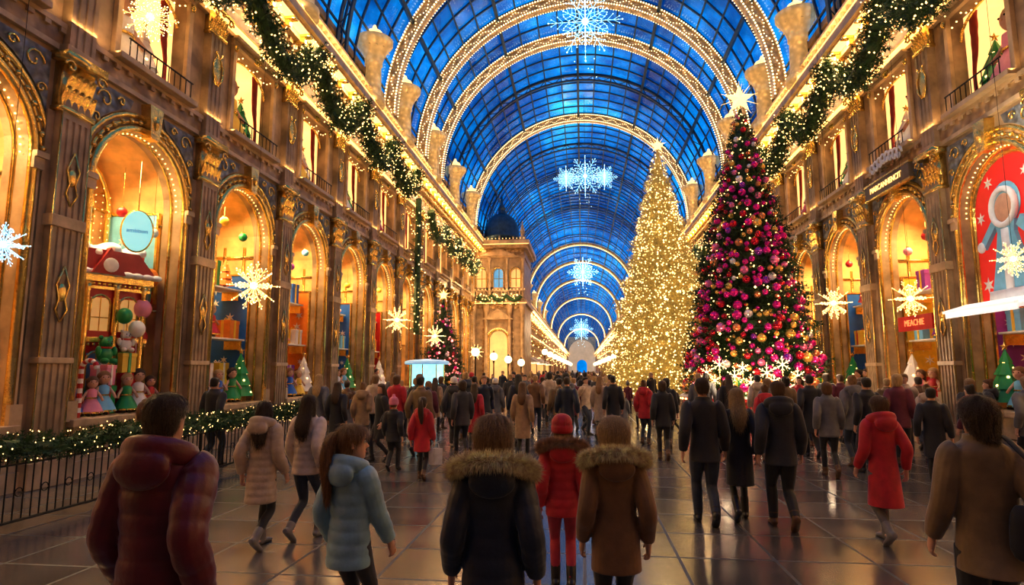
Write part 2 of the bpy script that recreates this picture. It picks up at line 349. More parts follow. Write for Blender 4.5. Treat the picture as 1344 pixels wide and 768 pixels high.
BLK=cloth('black',(.015,.015,.019)); NAVY=cloth('navy',(.009,.018,.04),.5); JEAN=cloth('denim',(.02,.031,.058)); DRED=cloth('dark_red',(.12,.007,.016),.4); BEIGE=cloth('beige',(.47,.36,.26),.5)
CREAM=cloth('cream',(.58,.48,.4),.5); LBLUE=cloth('light_blue',(.24,.42,.5),.42); REDC=cloth('red',(.48,.013,.025),.65); BROWN=cloth('brown',(.17,.085,.035),.6); OLIVE=cloth('olive_tan',(.18,.115,.052),.6)
GREY=cloth('grey',(.13,.13,.14)); DGREY=cloth('dark_grey',(.042,.042,.047)); PINKT=cloth('crimson',(.4,.02,.05)); PINK=cloth('pink',(.65,.18,.28)); WINE=cloth('wine',(.14,.018,.035)); WHT=cloth('white',(.66,.64,.6)); TAN=cloth('tan',(.34,.22,.12))
HDB=hairm('dark_brown',(.04,.019,.01)); HBK=hairm('black',(.013,.01,.009)); HBR=hairm('brown',(.12,.055,.022)); HLB=hairm('light_brown',(.24,.135,.06)); HGI=hairm('ginger',(.22,.1,.036)); HBL=hairm('blond',(.42,.27,.12))
FURT=mat('fur_tan',(.95,.66,.38),.8,0,.5,30,0); FURB=mat('fur_brown',(.42,.26,.14),.8,0,.4,30,0)
SHB=mat('shoe_black',(.015,.013,.013),.4,0,.2,9,.2,40); SHG=mat('shoe_grey',(.2,.19,.19),.5,0,.2,9,.2,40); SHBR=mat('shoe_brown',(.1,.045,.02),.5,0,.2,9,.2,40)
def put(o,px,D,rz,label,group=None):
    o.location=depth(px,D); o.rotation_euler=(0,0,math.radians(rz)); tag(o,label,'person',group); return o
near=[
 (dict(H=1.78,hem=.42,coat=DRED,bk=.013,puff=.75,per=.1,hood=1,tr=BLK,shoe=SHB,hair=HDB,style='short',stride=.1,lead=1,broad=1.08,spread=.155,yaw=2),216,3.0,-2,'person with short dark hair in dark red hooded puffer jacket, nearest at lower left'),
 (dict(H=1.56,hem=.31,coat=BEIGE,bk=.009,puff=.8,hood=1,tr=BLK,shoe=SHG,hair=HDB,style='long',stride=.12,lead=-1,tw=.8,yaw=10,boot=.08),345,6.8,-4,'person in knee-length beige quilted coat and dark leggings walking along the railing'),
 (dict(H=1.61,hem=.45,coat=CREAM,bk=.008,puff=.8,tr=JEAN,shoe=SHG,hair=HDB,style='long',stride=.12,lead=1,tw=.85),403,7.15,-6,'person with long dark hair in short cream quilted jacket and dark jeans'),
 (dict(H=1.52,hs=1.16,hem=.39,coat=LBLUE,bk=.009,puff=.6,per=.08,hood=1,tr=DGREY,shoe=SHBR,hair=HGI,style='pony',stride=.03,lead=1,tw=.85,yaw=-42,wd=1.0,arms=[None,(.12,.15,.45)],spread=.13),462,4.3,-20,'child with ginger ponytail in light blue quilted coat looking to the right'),
 (dict(H=1.64,hs=1.16,hem=.43,coat=NAVY,bk=.0105,puff=.5,per=.10,hood=1,fur=1,furm=FURT,tr=BLK,shoe=SHB,hair=HLB,style='bob',stride=.04,lead=1,spread=.145),648,3.5,4,'child in dark navy padded coat with wide tan fur trimmed hood'),
 (dict(H=1.48,hs=1.2,hem=.42,coat=REDC,bk=.008,puff=.5,hood=1,fur=1,furm=FURB,tr=PINKT,shoe=SHB,hair=HBR,style='short',beanie=REDC,stride=.04,lead=-1,tw=.85,boot=.1),738,5.6,3,'child in red knitted hat, red fur trimmed coat and crimson trousers'),
 (dict(H=1.57,hs=1.18,hem=.36,coat=BROWN,bk=.009,hood=1,fur=1,furm=FURT,tr=BLK,shoe=SHBR,hair=HBL,style='round',stride=.03,lead=1,spread=.14,flare=1.06,yaw=5),806,4.3,5,'child with blond hair in long brown coat with shaggy fur collar'),
 (dict(H=1.79,hem=.43,coat=BLK,bk=.009,tr=JEAN,shoe=SHB,hair=HDB,style='short',stride=.12,lead=-1,broad=1.1,spread=.15),925,7.8,-3,'tall person with short hair in black jacket and dark jeans, left of the trio'),
 (dict(H=1.66,hem=.27,coat=BLK,bk=.005,tr=BLK,shoe=SHB,hair=HBL,style='long',stride=.12,lead=1,tw=.7,flare=1.05,spread=.125,boot=.12),970,8.0,-3,'person with long blond hair in long black coat in the middle of the trio'),
 (dict(H=1.76,hem=.43,coat=cloth('coal',(.02,.023,.03)),bk=.011,hood=1,tr=BLK,shoe=SHBR,hair=HBR,style='short',stride=.13,lead=-1,spread=.15,broad=1.1),1025,7.6,-5,'person in dark hooded jacket and black trousers, right of the walking trio'),
 (dict(H=1.6,hem=.25,coat=REDC,bk=.006,hood=1,tr=GREY,shoe=SHG,hair=HBR,style='round',stride=.12,lead=1,tw=.8,flare=1.12,spread=.14,boot=.08,yaw=12),1158,7.0,4,'person in long red hooded coat and grey trousers walking alone at the right'),
 (dict(H=1.73,hem=.41,coat=OLIVE,bk=.008,tr=BLK,shoe=SHB,hair=HDB,style='round',stride=.13,lead=1,spread=.145,yaw=25),1288,3.8,-12,'person with dark hair in olive tan jacket with a shoulder bag at far right'),
]
NO=[]
for s,px,D,rz,lab in near:
    s['near']=True; s['vx']=.008 if D<6 else .011
    o=make_person(s); put(o,px,D,rz,lab); NO.append(o)
bpk=empty('shoulder_bag'); base=NO[-1]
bpk.location=base.location; bpk.rotation_euler=base.rotation_euler
q=MB(); q.M=Matrix.Translation((.2,-.17,.82)); q.loft([(0,0,0,.12,.04),(0,0,.06,.16,.06),(0,0,.24,.15,.055),(0,0,.31,.12,.03)],20,.03,True); q.M=None; bb_=mkobj('bag_body',remesh(q,.012,2),[BLK],bpk)
q=MB(); q.M=Matrix.Translation((.2,-.225,.87)); q.loft([(0,0,0,.09,.02),(0,0,.06,.11,.025),(0,0,.13,.09,.02)],16,.03,True); q.M=None; mkobj('pocket',remesh(q,.012,2),[DGREY],bb_)
q=MB(); q.loft([(.3,-.17,1.1,.02,.006),(.24,-.2,1.25,.02,.006),(.14,-.165,1.42,.02,.006),(.1,-.03,1.505,.02,.006),(.1,.09,1.42,.02,.006)],8,.03,ref=(0,-.3,1)); q.build('shoulder_strap',BLK,bpk,True)
tag(bpk,'black bag slung behind the person in olive tan jacket','bag')
VXC=.017
protos=[
 make_person(dict(H=1.76,vx=VXC,hem=.43,coat=BLK,bk=.009,tr=JEAN,shoe=SHB,hair=HDB,style='short',stride=.12,lead=1,broad=1.1,spread=.15)),
 make_person(dict(H=1.74,vx=VXC,hem=.30,coat=BLK,bk=.007,tr=BLK,shoe=SHB,hair=HBK,style='short',stride=.1,lead=-1,broad=1.08,spread=.145)),
 make_person(dict(H=1.66,vx=VXC,hem=.29,coat=TAN,bk=.005,tr=BLK,shoe=SHB,hair=HBR,style='long',stride=.1,lead=1,tw=.8)),
 make_person(dict(H=1.64,vx=VXC,hem=.42,coat=GREY,bk=.008,tr=BLK,shoe=SHBR,hair=HDB,style='round',stride=.12,lead=-1,tw=.85)),
 make_person(dict(H=1.3,hs=1.22,vx=.014,hem=.40,coat=BLK,bk=.011,puff=.6,tr=BLK,shoe=SHB,hair=HBR,style='short',beanie=PINK,pom=1,stride=.1,lead=1)),
 make_person(dict(H=1.35,hs=1.2,vx=.014,hem=.34,coat=REDC,bk=.008,hood=1,tr=BLK,shoe=SHBR,hair=HDB,style='pony',stride=.1,lead=-1,tw=.85)),
 make_person(dict(H=1.72,vx=VXC,hem=.42,coat=NAVY,bk=.011,hood=1,tr=DGREY,shoe=SHG,hair=HBR,style='short',beanie=WHT,stride=.1,lead=-1,spread=.145)),
 make_person(dict(H=1.65,vx=VXC,hem=.40,coat=WHT,bk=.009,hood=1,tr=JEAN,shoe=SHBR,hair=HBL,style='bun',stride=.03,lead=1,tw=.85,arms=[None,(.09,.13,.62)])),
]
PH=[1.76,1.74,1.66,1.64,1.3,1.35,1.72,1.65]
used=[False]*8
def spawn(k,loc,rz,H,cm,hm,lab,group=None,bm=None,tm=None):
    if used[k]: o=cptree(protos[k])
    else: o=protos[k]; used[k]=True
    o.location=(loc[0],loc[1],0); o.rotation_euler=(0,0,math.radians(rz)); sc=H/PH[k]; o.scale=(sc,sc,sc)
    for ch in o.children:
        b=ch.name.split('.')[0]
        if b in('coat','hood'): recolor(ch,cm)
        elif b=='hair': recolor(ch,hm)
        elif b=='beanie' and bm: recolor(ch,bm)
        elif b=='trousers' and tm: recolor(ch,tm)
    tag(o,lab,'person',group)
    if not group and 'group' in o: del o['group']
    OCC.append((loc[0],loc[1])); return o
OCC=[(o.location.x,o.location.y) for o in NO]
mids=[(0,276,613,1.74,BLK,HBK,'person in black jacket walking by the railing under the second shop window',-5),
 (5,186,640,1.42,BEIGE,HBR,'child in beige coat beside the railing at left',-10),
 (2,440,604,1.64,BLK,HDB,'person with long dark hair in black coat left of the children',0),
 (7,474,596,1.6,TAN,HLB,'person in tan jacket with hair in a bun at left of the crowd',3),
 (4,515,618,1.36,BLK,HBR,'child in black padded jacket and pink bobble hat',0),
 (5,553,630,1.42,REDC,HDB,'child with ponytail in red coat holding a white bag',0),
 (6,595,588,1.7,DGREY,HDB,'person in dark grey jacket and pale hat behind the child in red',0),
 (2,622,594,1.58,REDC,HDB,'person with long dark hair in red coat left of the fur trimmed hood',2),
 (6,650,574,1.64,GREY,HBR,'person in grey jacket and white hat above the central child',0),
 (2,686,606,1.64,TAN,HBR,'person with long brown hair in tan coat behind the red hatted child',-4),
 (0,745,590,1.72,NAVY,HDB,'person in navy jacket walking behind the red knitted hat',0),
 (1,806,582,1.74,BLK,HBK,'person in long black coat behind the brown fur collared child',5),
 (3,872,604,1.66,BLK,HDB,'person in black jacket with bobbed hair left of the walking trio',-4),
 (1,1068,601,1.78,BLK,HBK,'person in long black coat right of the walking trio',-5),
 (4,1095,598,1.2,PINK,HLB,'small child in pink coat in front of the bauble tree',8),
 (2,1120,588,1.64,GREY,HBL,'person with long blond hair in grey coat left of the red coated walker',0),
 (3,1185,590,1.66,DGREY,HDB,'person in dark grey jacket behind the red coated walker',-10),
 (0,1212,590,1.72,BROWN,HDB,'person in brown jacket at right between red coat and bag carrier',-5),
 (1,1232,640,1.6,BLK,HBK,'person in long black coat beside the olive jacket',-30),
 (7,1305,600,1.68,DGREY,HBR,'person in dark jacket standing under the right shop awning',60),
 (3,1335,590,1.66,NAVY,HDB,'person in navy jacket at the right edge of the crowd',20)]
for k,px,fy,H,cm,hm,lab,rz in mids:
    g=ground(px,fy); o=spawn(k,g,rz,H,cm,hm,lab)
    if 'white bag' in lab: bagp=g
    if 'small child' in lab:
        for ch in o.children:
            if ch.name.startswith('beanie'): recolor(ch,WHT)
sb=empty('shopping_bag',(bagp.x+.24,bagp.y+.02,.26)); q=MB(); q.loft([(0,0,0,.12,.045),(0,0,.28,.125,.05)],4,.3,True); q.build('bag_body',WHT,sb)
q=MB(); q.tube([(-.06,0,.27),(-.05,0,.36),(.05,0,.36),(.06,0,.27)],.006,6); q.build('handle',WHT,sb); tag(sb,'white carrier bag held by the child in the red coat','bag')
cc=[(BLK,'black'),(BLK,'black'),(NAVY,'navy'),(DGREY,'dark grey'),(BROWN,'brown'),(GREY,'grey'),(TAN,'tan'),(WINE,'wine red'),(OLIVE,'olive'),(REDC,'bright red'),(BEIGE,'beige')]
RC=random.Random(5); cnt=0; tries=0
while cnt<225 and tries<9000:
    tries+=1
    Y=12.5+ (RC.random()**1.3)*62; 
    if cnt<24: X=RC.uniform(3.5,8.1); Y=RC.uniform(11.5,18)
    elif cnt<40: X=RC.uniform(-6.2,-2.5); Y=RC.uniform(12,20)
    else: X=RC.uniform(-6.4,7.8)
    if (X-5.85)**2+(Y-22)**2<3.2**2 or (X-4.25)**2+(Y-33)**2<3.8**2: continue
    if -6.5<X<2.6 and Y<15.5: 
        if not (X<-2.5 and Y>12.5): continue
    if X<-4.2 and 48<Y<58: continue
    if X<-5.0 and 21<Y<33: continue
    if min((X-a)**2+(Y-b)**2 for a,b in OCC)<.55: continue
    k=RC.choice([0,0,1,1,2,2,3,3,6,7,4,5]); cm,cn=RC.choice(cc); H=RC.uniform(1.58,1.82) if k not in(4,5) else RC.uniform(1.15,1.4)
    rz=RC.gauss(0,18) if RC.random()<.82 else RC.uniform(120,240)
    zone='right side of the hall' if cnt<24 else ('distant crowd' if cnt>=40 else 'left of the crowd')
    kind='child' if k in(4,5) else 'person'
    spawn(k,(X,Y),rz,H,cm,RC.choice([HDB,HBK,HBR,HLB,HBL]),f'{kind} in {cn} coat among people at the {zone}' if cnt<40 else f'{kind} in {cn} coat walking in the distant crowd',f'{kind}s in {cn} coats, {zone}',bm=RC.choice([WHT,REDC,GREY,BLK,PINK]) )
    cnt+=1
# ---------------------------------------------------------------- world, floor
w=bpy.data.worlds.new('dusk'); SC.world=w; w.use_nodes=True; nt=w.node_tree; N=nt.nodes; L=nt.links
bg=N['Background']; tc=N.new('ShaderNodeTexCoord'); n=N.new('ShaderNodeTexNoise'); n.inputs['Scale'].default_value=7; n.inputs['Detail'].default_value=6; n.inputs['Roughness'].default_value=.65
L.new(tc.outputs['Generated'],n.inputs['Vector']); cr=N.new('ShaderNodeValToRGB'); L.new(n.outputs['Fac'],cr.inputs[0])
e=cr.color_ramp.elements; e[0].position=.38; e[0].color=(.0,.045,.22,1); e[1].position=.54; e[1].color=(.001,.22,.68,1); k=e.new(.66); k.color=(.03,.55,1,1)
L.new(cr.outputs[0],bg.inputs[0]); bg.inputs[1].default_value=1.4
fm=bpy.data.materials.new('marble_floor'); fm.use_nodes=True; nt=fm.node_tree; N=nt.nodes; L=nt.links; b=N['Principled BSDF']
tc=N.new('ShaderNodeTexCoord'); br=N.new('ShaderNodeTexBrick'); br.offset=0; br.inputs['Scale'].default_value=1; br.inputs['Brick Width'].default_value=.95; br.inputs['Row Height'].default_value=.95; br.inputs['Mortar Size'].default_value=.016; br.inputs['Bias'].default_value=0
br.inputs['Color1'].default_value=(.075,.068,.066,1); br.inputs['Color2'].default_value=(.16,.14,.125,1); br.inputs['Mortar'].default_value=(.02,.018,.017,1)
L.new(tc.outputs['Object'],br.inputs['Vector'])
nz=N.new('ShaderNodeTexNoise'); nz.inputs['Scale'].default_value=1.6; nz.inputs['Detail'].default_value=7; L.new(tc.outputs['Object'],nz.inputs['Vector'])
mx=N.new('ShaderNodeMix'); mx.data_type='RGBA'; mx.blend_type='MULTIPLY'; mx.inputs[0].default_value=.6; L.new(br.outputs['Color'],mx.inputs[6]); 
cr=N.new('ShaderNodeValToRGB'); cr.color_ramp.elements[0].position=.3; cr.color_ramp.elements[0].color=(.6,.57,.55,1); cr.color_ramp.elements[1].position=.7; cr.color_ramp.elements[1].color=(1,1,1,1); L.new(nz.outputs['Fac'],cr.inputs[0]); L.new(cr.outputs[0],mx.inputs[7]); L.new(mx.outputs[2],b.inputs['Base Color'])
mr=N.new('ShaderNodeMapRange'); mr.inputs[1].default_value=.3; mr.inputs[2].default_value=.7; mr.inputs[3].default_value=.15; mr.inputs[4].default_value=.27; L.new(nz.outputs['Fac'],mr.inputs[0]); ad=N.new('ShaderNodeMath'); ad.operation='MULTIPLY_ADD'; ad.inputs[1].default_value=.35; L.new(br.outputs['Fac'],ad.inputs[0]); L.new(mr.outputs[0],ad.inputs[2]); L.new(ad.outputs[0],b.inputs['Roughness'])
b.inputs['Specular IOR Level'].default_value=1.0; b.inputs['IOR'].default_value=1.75
bp=N.new('ShaderNodeBump'); bp.inputs['Strength'].default_value=.25; bp.inputs['Distance'].default_value=.01; L.new(br.outputs['Fac'],bp.inputs['Height']); bp.invert=True
nz2=N.new('ShaderNodeTexNoise'); nz2.inputs['Scale'].default_value=4; L.new(tc.outputs['Object'],nz2.inputs['Vector']); bp2=N.new('ShaderNodeBump'); bp2.inputs['Strength'].default_value=.08; bp2.inputs['Distance'].default_value=.02; L.new(nz2.outputs['Fac'],bp2.inputs['Height']); L.new(bp.outputs[0],bp2.inputs['Normal']); L.new(bp2.outputs[0],b.inputs['Normal'])
Y0,Y1=-10,420
q=MB(); q.add([(-9.6,Y0,0),(9.6,Y0,0),(9.6,Y1,0),(-9.6,Y1,0)],[(0,1,2,3)]); st(q.build('floor',fm))
# ---------------------------------------------------------------- walls
BW=1.95; OW=1.3; SILL=1.0; SPR=5.45; UW=.98; UZ0=8.0; UZ1=10.35
CL=[11.3+3.9*k for k in range(-5,104)]; CR=[14.0+3.9*k for k in range(-6,103)]
NEARY=(7,50)
def wallmesh(sd,cs,name):
    q=MB(); X=sd*9.0
    def pt(d,y,z): return (X-sd*d,y,z)
    def quad(a,b,c,d,mi=0): q.add([pt(*a),pt(*b),pt(*c),pt(*d)],[(0,1,2,3)],mi)
    for yc in cs:
        near_=NEARY[0]<yc<NEARY[1]; n=14 if near_ else 6
        for s in(-1,1):
            quad((0,yc+s*OW,0),(0,yc+s*BW,0),(0,yc+s*BW,7.4),(0,yc+s*OW,7.4)); quad((0,yc+s*UW,7.4),(0,yc+s*BW,7.4),(0,yc+s*BW,12),(0,yc+s*UW,12))
            quad((0,yc+s*OW,SILL),(-.45,yc+s*OW,SILL),(-.45,yc+s*OW,SPR),(0,yc+s*OW,SPR)); quad((0,yc+s*UW,UZ0),(-.3,yc+s*UW,UZ0),(-.3,yc+s*UW,UZ1),(0,yc+s*UW,UZ1))
        quad((0,yc-OW,0),(0,yc+OW,0),(0,yc+OW,SILL),(0,yc-OW,SILL)); quad((0,yc-OW,SILL),(0,yc+OW,SILL),(-.45,yc+OW,SILL),(-.45,yc-OW,SILL))
        quad((0,yc-UW,7.4),(0,yc+UW,7.4),(0,yc+UW,UZ0),(0,yc-UW,UZ0)); quad((0,yc-UW,UZ1),(0,yc+UW,UZ1),(0,yc+UW,12),(0,yc-UW,12))
        quad((0,yc-UW,UZ0),(0,yc+UW,UZ0),(-.3,yc+UW,UZ0),(-.3,yc-UW,UZ0)); quad((0,yc-UW,UZ1),(0,yc+UW,UZ1),(-.3,yc+UW,UZ1),(-.3,yc-UW,UZ1))
        for i in range(n):
            a0=PI*i/n;a1=PI*(i+1)/n; y0=yc+OW*math.cos(a0);y1=yc+OW*math.cos(a1);z0=SPR+OW*math.sin(a0);z1=SPR+OW*math.sin(a1)
            quad((0,y0,z0),(0,y0,7.4),(0,y1,7.4),(0,y1,z1)); quad((0,y0,z0),(-.45,y0,z0),(-.45,y1,z1),(0,y1,z1))
        if not near_ and yc>-3:
            quad((-1.2,yc-OW,SILL),(-1.2,yc+OW,SILL),(-1.2,yc+OW,7),(-1.2,yc-OW,7),1); quad((-.45,yc+OW,SILL),(-1.2,yc+OW,SILL),(-1.2,yc+OW,7),(-.45,yc+OW,7),1)
            quad((-.45,yc-OW,SILL),(-1.2,yc-OW,SILL),(-1.2,yc-OW,7),(-.45,yc-OW,7),1)
            quad((-.3,yc-UW,UZ0),(-.3,yc+UW,UZ0),(-.3,yc+UW,UZ1),(-.3,yc-UW,UZ1),1)
        elif not near_:
            quad((-.5,yc-OW,SILL),(-.5,yc+OW,SILL),(-.5,yc+OW,7),(-.5,yc-OW,7)); quad((-.3,yc-UW,UZ0),(-.3,yc+UW,UZ0),(-.3,yc+UW,UZ1),(-.3,yc-UW,UZ1))
    st(q.build(name,[STONE,INTE]))
wallmesh(-1,CL,'wall_left'); wallmesh(1,CR,'wall_right')
TN=[0]
def trim(o): TN[0]+=1; o.name='trim_%d'%TN[0]; return st(o)
for sd in(-1,1):
    X=sd*9.0
    def strip(q,z0,z1,d,y0=Y0,y1=Y1,mi=0): q.bb(X,X-sd*d,y0,y1,z0,z1,mi)
    q=MB(); strip(q,10.75,11.05,.26); strip(q,11.86,12.05,.6); strip(q,12.05,12.22,.82); strip(q,12.22,12.5,.95); strip(q,7.4,7.5,.09); strip(q,7.8,7.9,.13); strip(q,0,.3,.2); strip(q,.3,.42,.12); strip(q,10.5,10.6,.12)
    e=trim(q.build('t',STONE2))
    q=MB(); strip(q,11.05,11.7,.2); strip(q,7.5,7.8,.07); q.build('frieze',ORN,e)
    q=MB()
    y=0
    while y<70: q.bb(X,X-sd*.45,y,y+.16,11.68,11.86); q.bb(X,X-sd*.12,y,y+.12,7.72,7.82); y+=.32
    q.build('dentil_course',STONE2,e)
    q=MB(); y=5.
    while y<70:
        q.M=Matrix.Translation((X-sd*.5,y,12.0)); q.box((0,0,-.12),(.5,.14,.2)); q.box((-sd*.12,0,-.0),(.62,.2,.08)); q.M=None; q.sph((X-sd*.21,y,11.38),(.04,.13,.17),8,6); q.sph((X-sd*.21,y+.49,11.38),(.03,.07,.07),6,5); y+=.975
    q.build('bracket_course',GOLD,e)
    q=MB(); strip(q,12.04,12.09,.86); strip(q,10.6,10.65,.3); strip(q,12.5,12.54,.97); q.build('light_strip',WARM2,e)
    q=MB(); strip(q,12.5,14.2,.1); strip(q,14.0,14.25,.3); 
    trim(q.build('t',STONE))
    q=MB(); y=5.5
    while y<70: q.bb(X-sd*.1,X-sd*.2,y+.3,y+1.75,12.7,13.85); q.bb(X-sd*.1,X-sd*.2,y+2.1,y+3.55,12.7,13.85); y+=3.9
    trim(q.build('t',ORN))
    q=MB(); y=3.
    while y<60: q.lathe([(.05,12.5),(.09,12.7),(.05,12.85),(.07,13.05)],6,(X-sd*.7,y,0)); y+=.39
    q.bb(X-sd*.6,X-sd*.8,3,60,13.05,13.15); trim(q.build('t',STONE2))
    q=MB(); y=56.; rq=random.Random(9)
    while y<330:
        q.oct((X-sd*1.0,y,11.2-1.2*abs(math.sin(y*PI/5.5))),.055+.0004*y); q.oct((X-sd*.5,y,7.7),.045+.0003*y); q.oct((X-sd*rq.uniform(.3,1.2),y,rq.uniform(2.5,11.8)),.06+.0005*y); y+=.5+.004*y
    tag(q.build('string_lights',WARM),f'rows of warm bulbs along the far {"left" if sd<0 else "right"} wall beyond the crossing','string lights',kind='stuff')
# pilasters
def flute(w,d,n=5):
    pts=[(-w,0),(-w,d)]; fw=2*w/(n*2+1)
    for i in range(n):
        x=-w+fw*(1+2*i); pts+=[(x,d),(x+fw*.2,d-.025),(x+fw*.8,d-.025),(x+fw,d)]
    pts+=[(w,d),(w,0)]; return pts
def extz(q,poly,z0,z1):
    n=len(poly); q.add([(x,y,z0) for x,y in poly]+[(x,y,z1) for x,y in poly],[(i,(i+1)%n,n+(i+1)%n,n+i) for i in range(n)]+[tuple(range(n,2*n))])
def leaf(q,x,y,z,h,w,out):
    vs=[];n=6
    for i in range(n+1):
        t=i/n; o=out*(t**2.2)*(1 if t<.9 else .9); zz=z+h*(t if t<.85 else .85-(t-.85)*.9); ww=w*(math.sin(PI*(.15+.8*t)))*.5
        vs+=[(x-ww,y+o,zz),(x,y+o+.02,zz),(x+ww,y+o,zz)]
    q.add(vs,[(3*i+j,3*i+j+1,3*i+j+4,3*i+j+3) for i in range(n) for j in(0,1)])
def capital(q,z,h,w,d):
    q.bb(-w*.92,w*.92,0,d,z,z+h*.85); q.bb(-w*1.25,w*1.25,0,d+.16,z+h*.86,z+h); q.bb(-w,w,0,d+.05,z-.08,z)
    for i in range(5): leaf(q,-w+2*w*(i+.5)/5,d,z,h*.45,2*w/5,.13)
    for i in range(4): leaf(q,-w+2*w*(i+1)/5,d,z+h*.25,h*.5,2*w/4.5,.17)
    for s in(-1,1):
        pts=[]
        for i in range(14):
            a=i*.5; r=.12*(1-i/16); pts.append((s*(w*.95)+s*r*math.cos(a),d+.13,z+h*.72+r*math.sin(a)))
        q.tube(pts,.025,6)
    q.sph((0,d+.12,z+h*.9),(.08,.05,.08),8,6)
root=MB(); extz(root,flute(.3,.22,4),.6,4.3); extz(root,flute(.3,.22,4),4.5,6.2); extz(root,flute(.28,.2,3),7.5,10.1); root.bb(-.3,.3,0,.22,6.2,6.55); root.bb(-.44,.44,0,.07,.42,6.3)
PR=root.build('trim_p',STONE)
q=MB(); q.bb(-.44,.44,0,.34,0,.42); q.bb(-.4,.4,0,.3,.42,.5); q.bb(-.36,.36,0,.26,.5,.6); q.bb(-.36,.36,0,.26,7.35,7.5); q.bb(-.35,.35,0,.26,2.0,2.1); q.bb(-.35,.35,0,.26,4.3,4.5)
q.build('pedestal',STONE2,PR,bevel=.012)
q=MB(); capital(q,6.4,.95,.35,.2); capital(q,10.1,.6,.32,.18)
q.sph((0,.21,9.2),(.14,.05,.4),12,8); 
for s in(-1,1): q.tube([(s*.05,.22,8.8),(s*.17,.24,9.0),(s*.19,.24,9.3),(s*.07,.24,9.5),(s*.12,.24,9.62)],.026,6); q.tube([(s*.31,.22,.62),(s*.31,.22,6.3)],.018,5)
for zz in(5.2,3.2): 
    q.sph((0,.22,zz),(.09,.05,.16),10,6)
    for s in(-1,1): q.tube([(0,.24,zz-.5),(s*.12,.24,zz-.3),(s*.06,.24,zz-.12),(s*.13,.24,zz+.12),(0,.24,zz+.45)],.018,5)
q.build('capital',GOLD,PR,True)
first=True
for sd,cs in((-1,CL),(1,CR)):
    for yc in cs:
        y=yc+BW
        if not(5<y<150): continue
        if first: o=PR; first=False
        else: o=cptree(PR)
        o.location=(sd*9,y,0); o.rotation_euler=(0,0,sd*PI/2); trim(o)
# windows near
WN=[0]
def win(o): WN[0]+=1; o.name='window_%d'%WN[0]; return st(o)
def archpts(r,z0,d,n=16):
    return [(r,d,z0)]+[(r*math.cos(PI*i/n),d,SPR+r*math.sin(PI*i/n)) for i in range(n+1)]+[(-r,d,z0)]
q=MB()
DP=-2.0
for i in range(14):
    a0=PI*i/14;a1=PI*(i+1)/14; r=OW+.12
    q.add([(r*math.cos(a0),-.45,SPR+r*math.sin(a0)),(r*math.cos(a1),-.45,SPR+r*math.sin(a1)),(r*math.cos(a1),DP,SPR+r*math.sin(a1)),(r*math.cos(a0),DP,SPR+r*math.sin(a0))],[(0,1,2,3)])
    q.add([(r*math.cos(a0),DP,SPR+r*math.sin(a0)),(r*math.cos(a1),DP,SPR+r*math.sin(a1)),(0,DP,SPR)],[(0,1,2)])
r=OW+.12
q.add([(-r,DP,SILL),(r,DP,SILL),(r,DP,SPR),(-r,DP,SPR)],[(0,1,2,3)])
for s in(-1,1): q.add([(s*r,-.45,SILL),(s*r,DP,SILL),(s*r,DP,SPR),(s*r,-.45,SPR)],[(0,1,2,3)])
q.add([(-r,-.45,SILL),(r,-.45,SILL),(r,DP,SILL),(-r,DP,SILL)],[(0,1,2,3)])
WR=q.build('window_a',INT)
q=MB(); q.tube(archpts(OW+.06,SILL,.03),.075,8); q.tube(archpts(OW+.34,SPR,.0),.06,8); q.tube(archpts(OW+.2,SPR,.02),.035,6)
for i in range(19):
    a=PI*(i+.5)/19; q.sph(((OW+.2)*math.cos(a),.05,SPR+(OW+.2)*math.sin(a)),.06,6,5)
q.build('archivolt',GOLD,WR,True)
q=MB(); q.tube(archpts(OW+.01,SILL,-.25),.05,6); q.tube(archpts(OW-.15,SILL,-1.7),.06,6); q.tube(archpts(.75,SPR-.6,-1.75),.04,6)
q.tube([(-OW,-1.7,SPR),(OW,-1.7,SPR)],.05,6)
for i in range(1,8): a=PI*i/8; q.tube([(.3*math.cos(a),-1.75,SPR+.3*math.sin(a)),(1.15*math.cos(a),-1.75,SPR+1.15*math.sin(a))],.025,5)
for x in(-.75,.75): q.tube([(x,-1.75,SILL),(x,-1.75,SPR)],.05,6)
for s in(-1,1):
    for y in(-.8,-1.4): q.tube([(s*(OW+.1),y,SILL),(s*(OW+.1),y,SPR)],.045,6)
    q.tube([(s*(OW+.1),-.5,SPR-.3),(s*(OW+.1),-1.95,SPR-.3)],.045,6); q.tube([(s*(OW+.1),-.5,3.2),(s*(OW+.1),-1.95,3.2)],.03,6)
q.build('inner_frame',GOLD,WR,True)
q=MB()
for s in(-1,1): q.bb(s*OW,s*(OW+.2),0,.12,SPR-.25,SPR); q.bb(s*OW,s*(OW+.24),0,.16,SPR-.06,SPR+.04); q.bb(s*OW,s*(OW+.22),0,.14,SILL,SILL+.35); q.bb(s*(OW+.03),s*(OW+.18),0,.06,SILL+.35,SPR-.25)
q.build('impost',STONE2,WR)
q=MB(); q.prism([(-.12,6.65),(.12,6.65),(.2,7.35),(-.2,7.35)],0,.22); q.sph((0,.22,7.0),(.09,.07,.16),8,6); q.build('keystone',GOLD,WR)
q=MB(); q.bb(-OW-.15,OW+.15,-.45,.22,SILL-.1,SILL+.03); q.bb(-OW,OW,0,.1,.45,.9); q.build('sill',STONE2,WR,bevel=.015)
q=MB()
for s in(-1,1):
    pl=[(s*1.5,7.3),(s*.45,7.3)]
    for i in range(7): a=math.radians(72-i*9.5); pl.append((s*(OW+.42)*math.cos(a),SPR+(OW+.42)*math.sin(a)))
    pl=[(max(-1.5,min(1.5,x)),z) for x,z in pl]; pl.append((s*1.5,6.3)); q.prism(pl,.0,.04)
spn=q.build('spandrel',ORNB,WR)
q=MB()
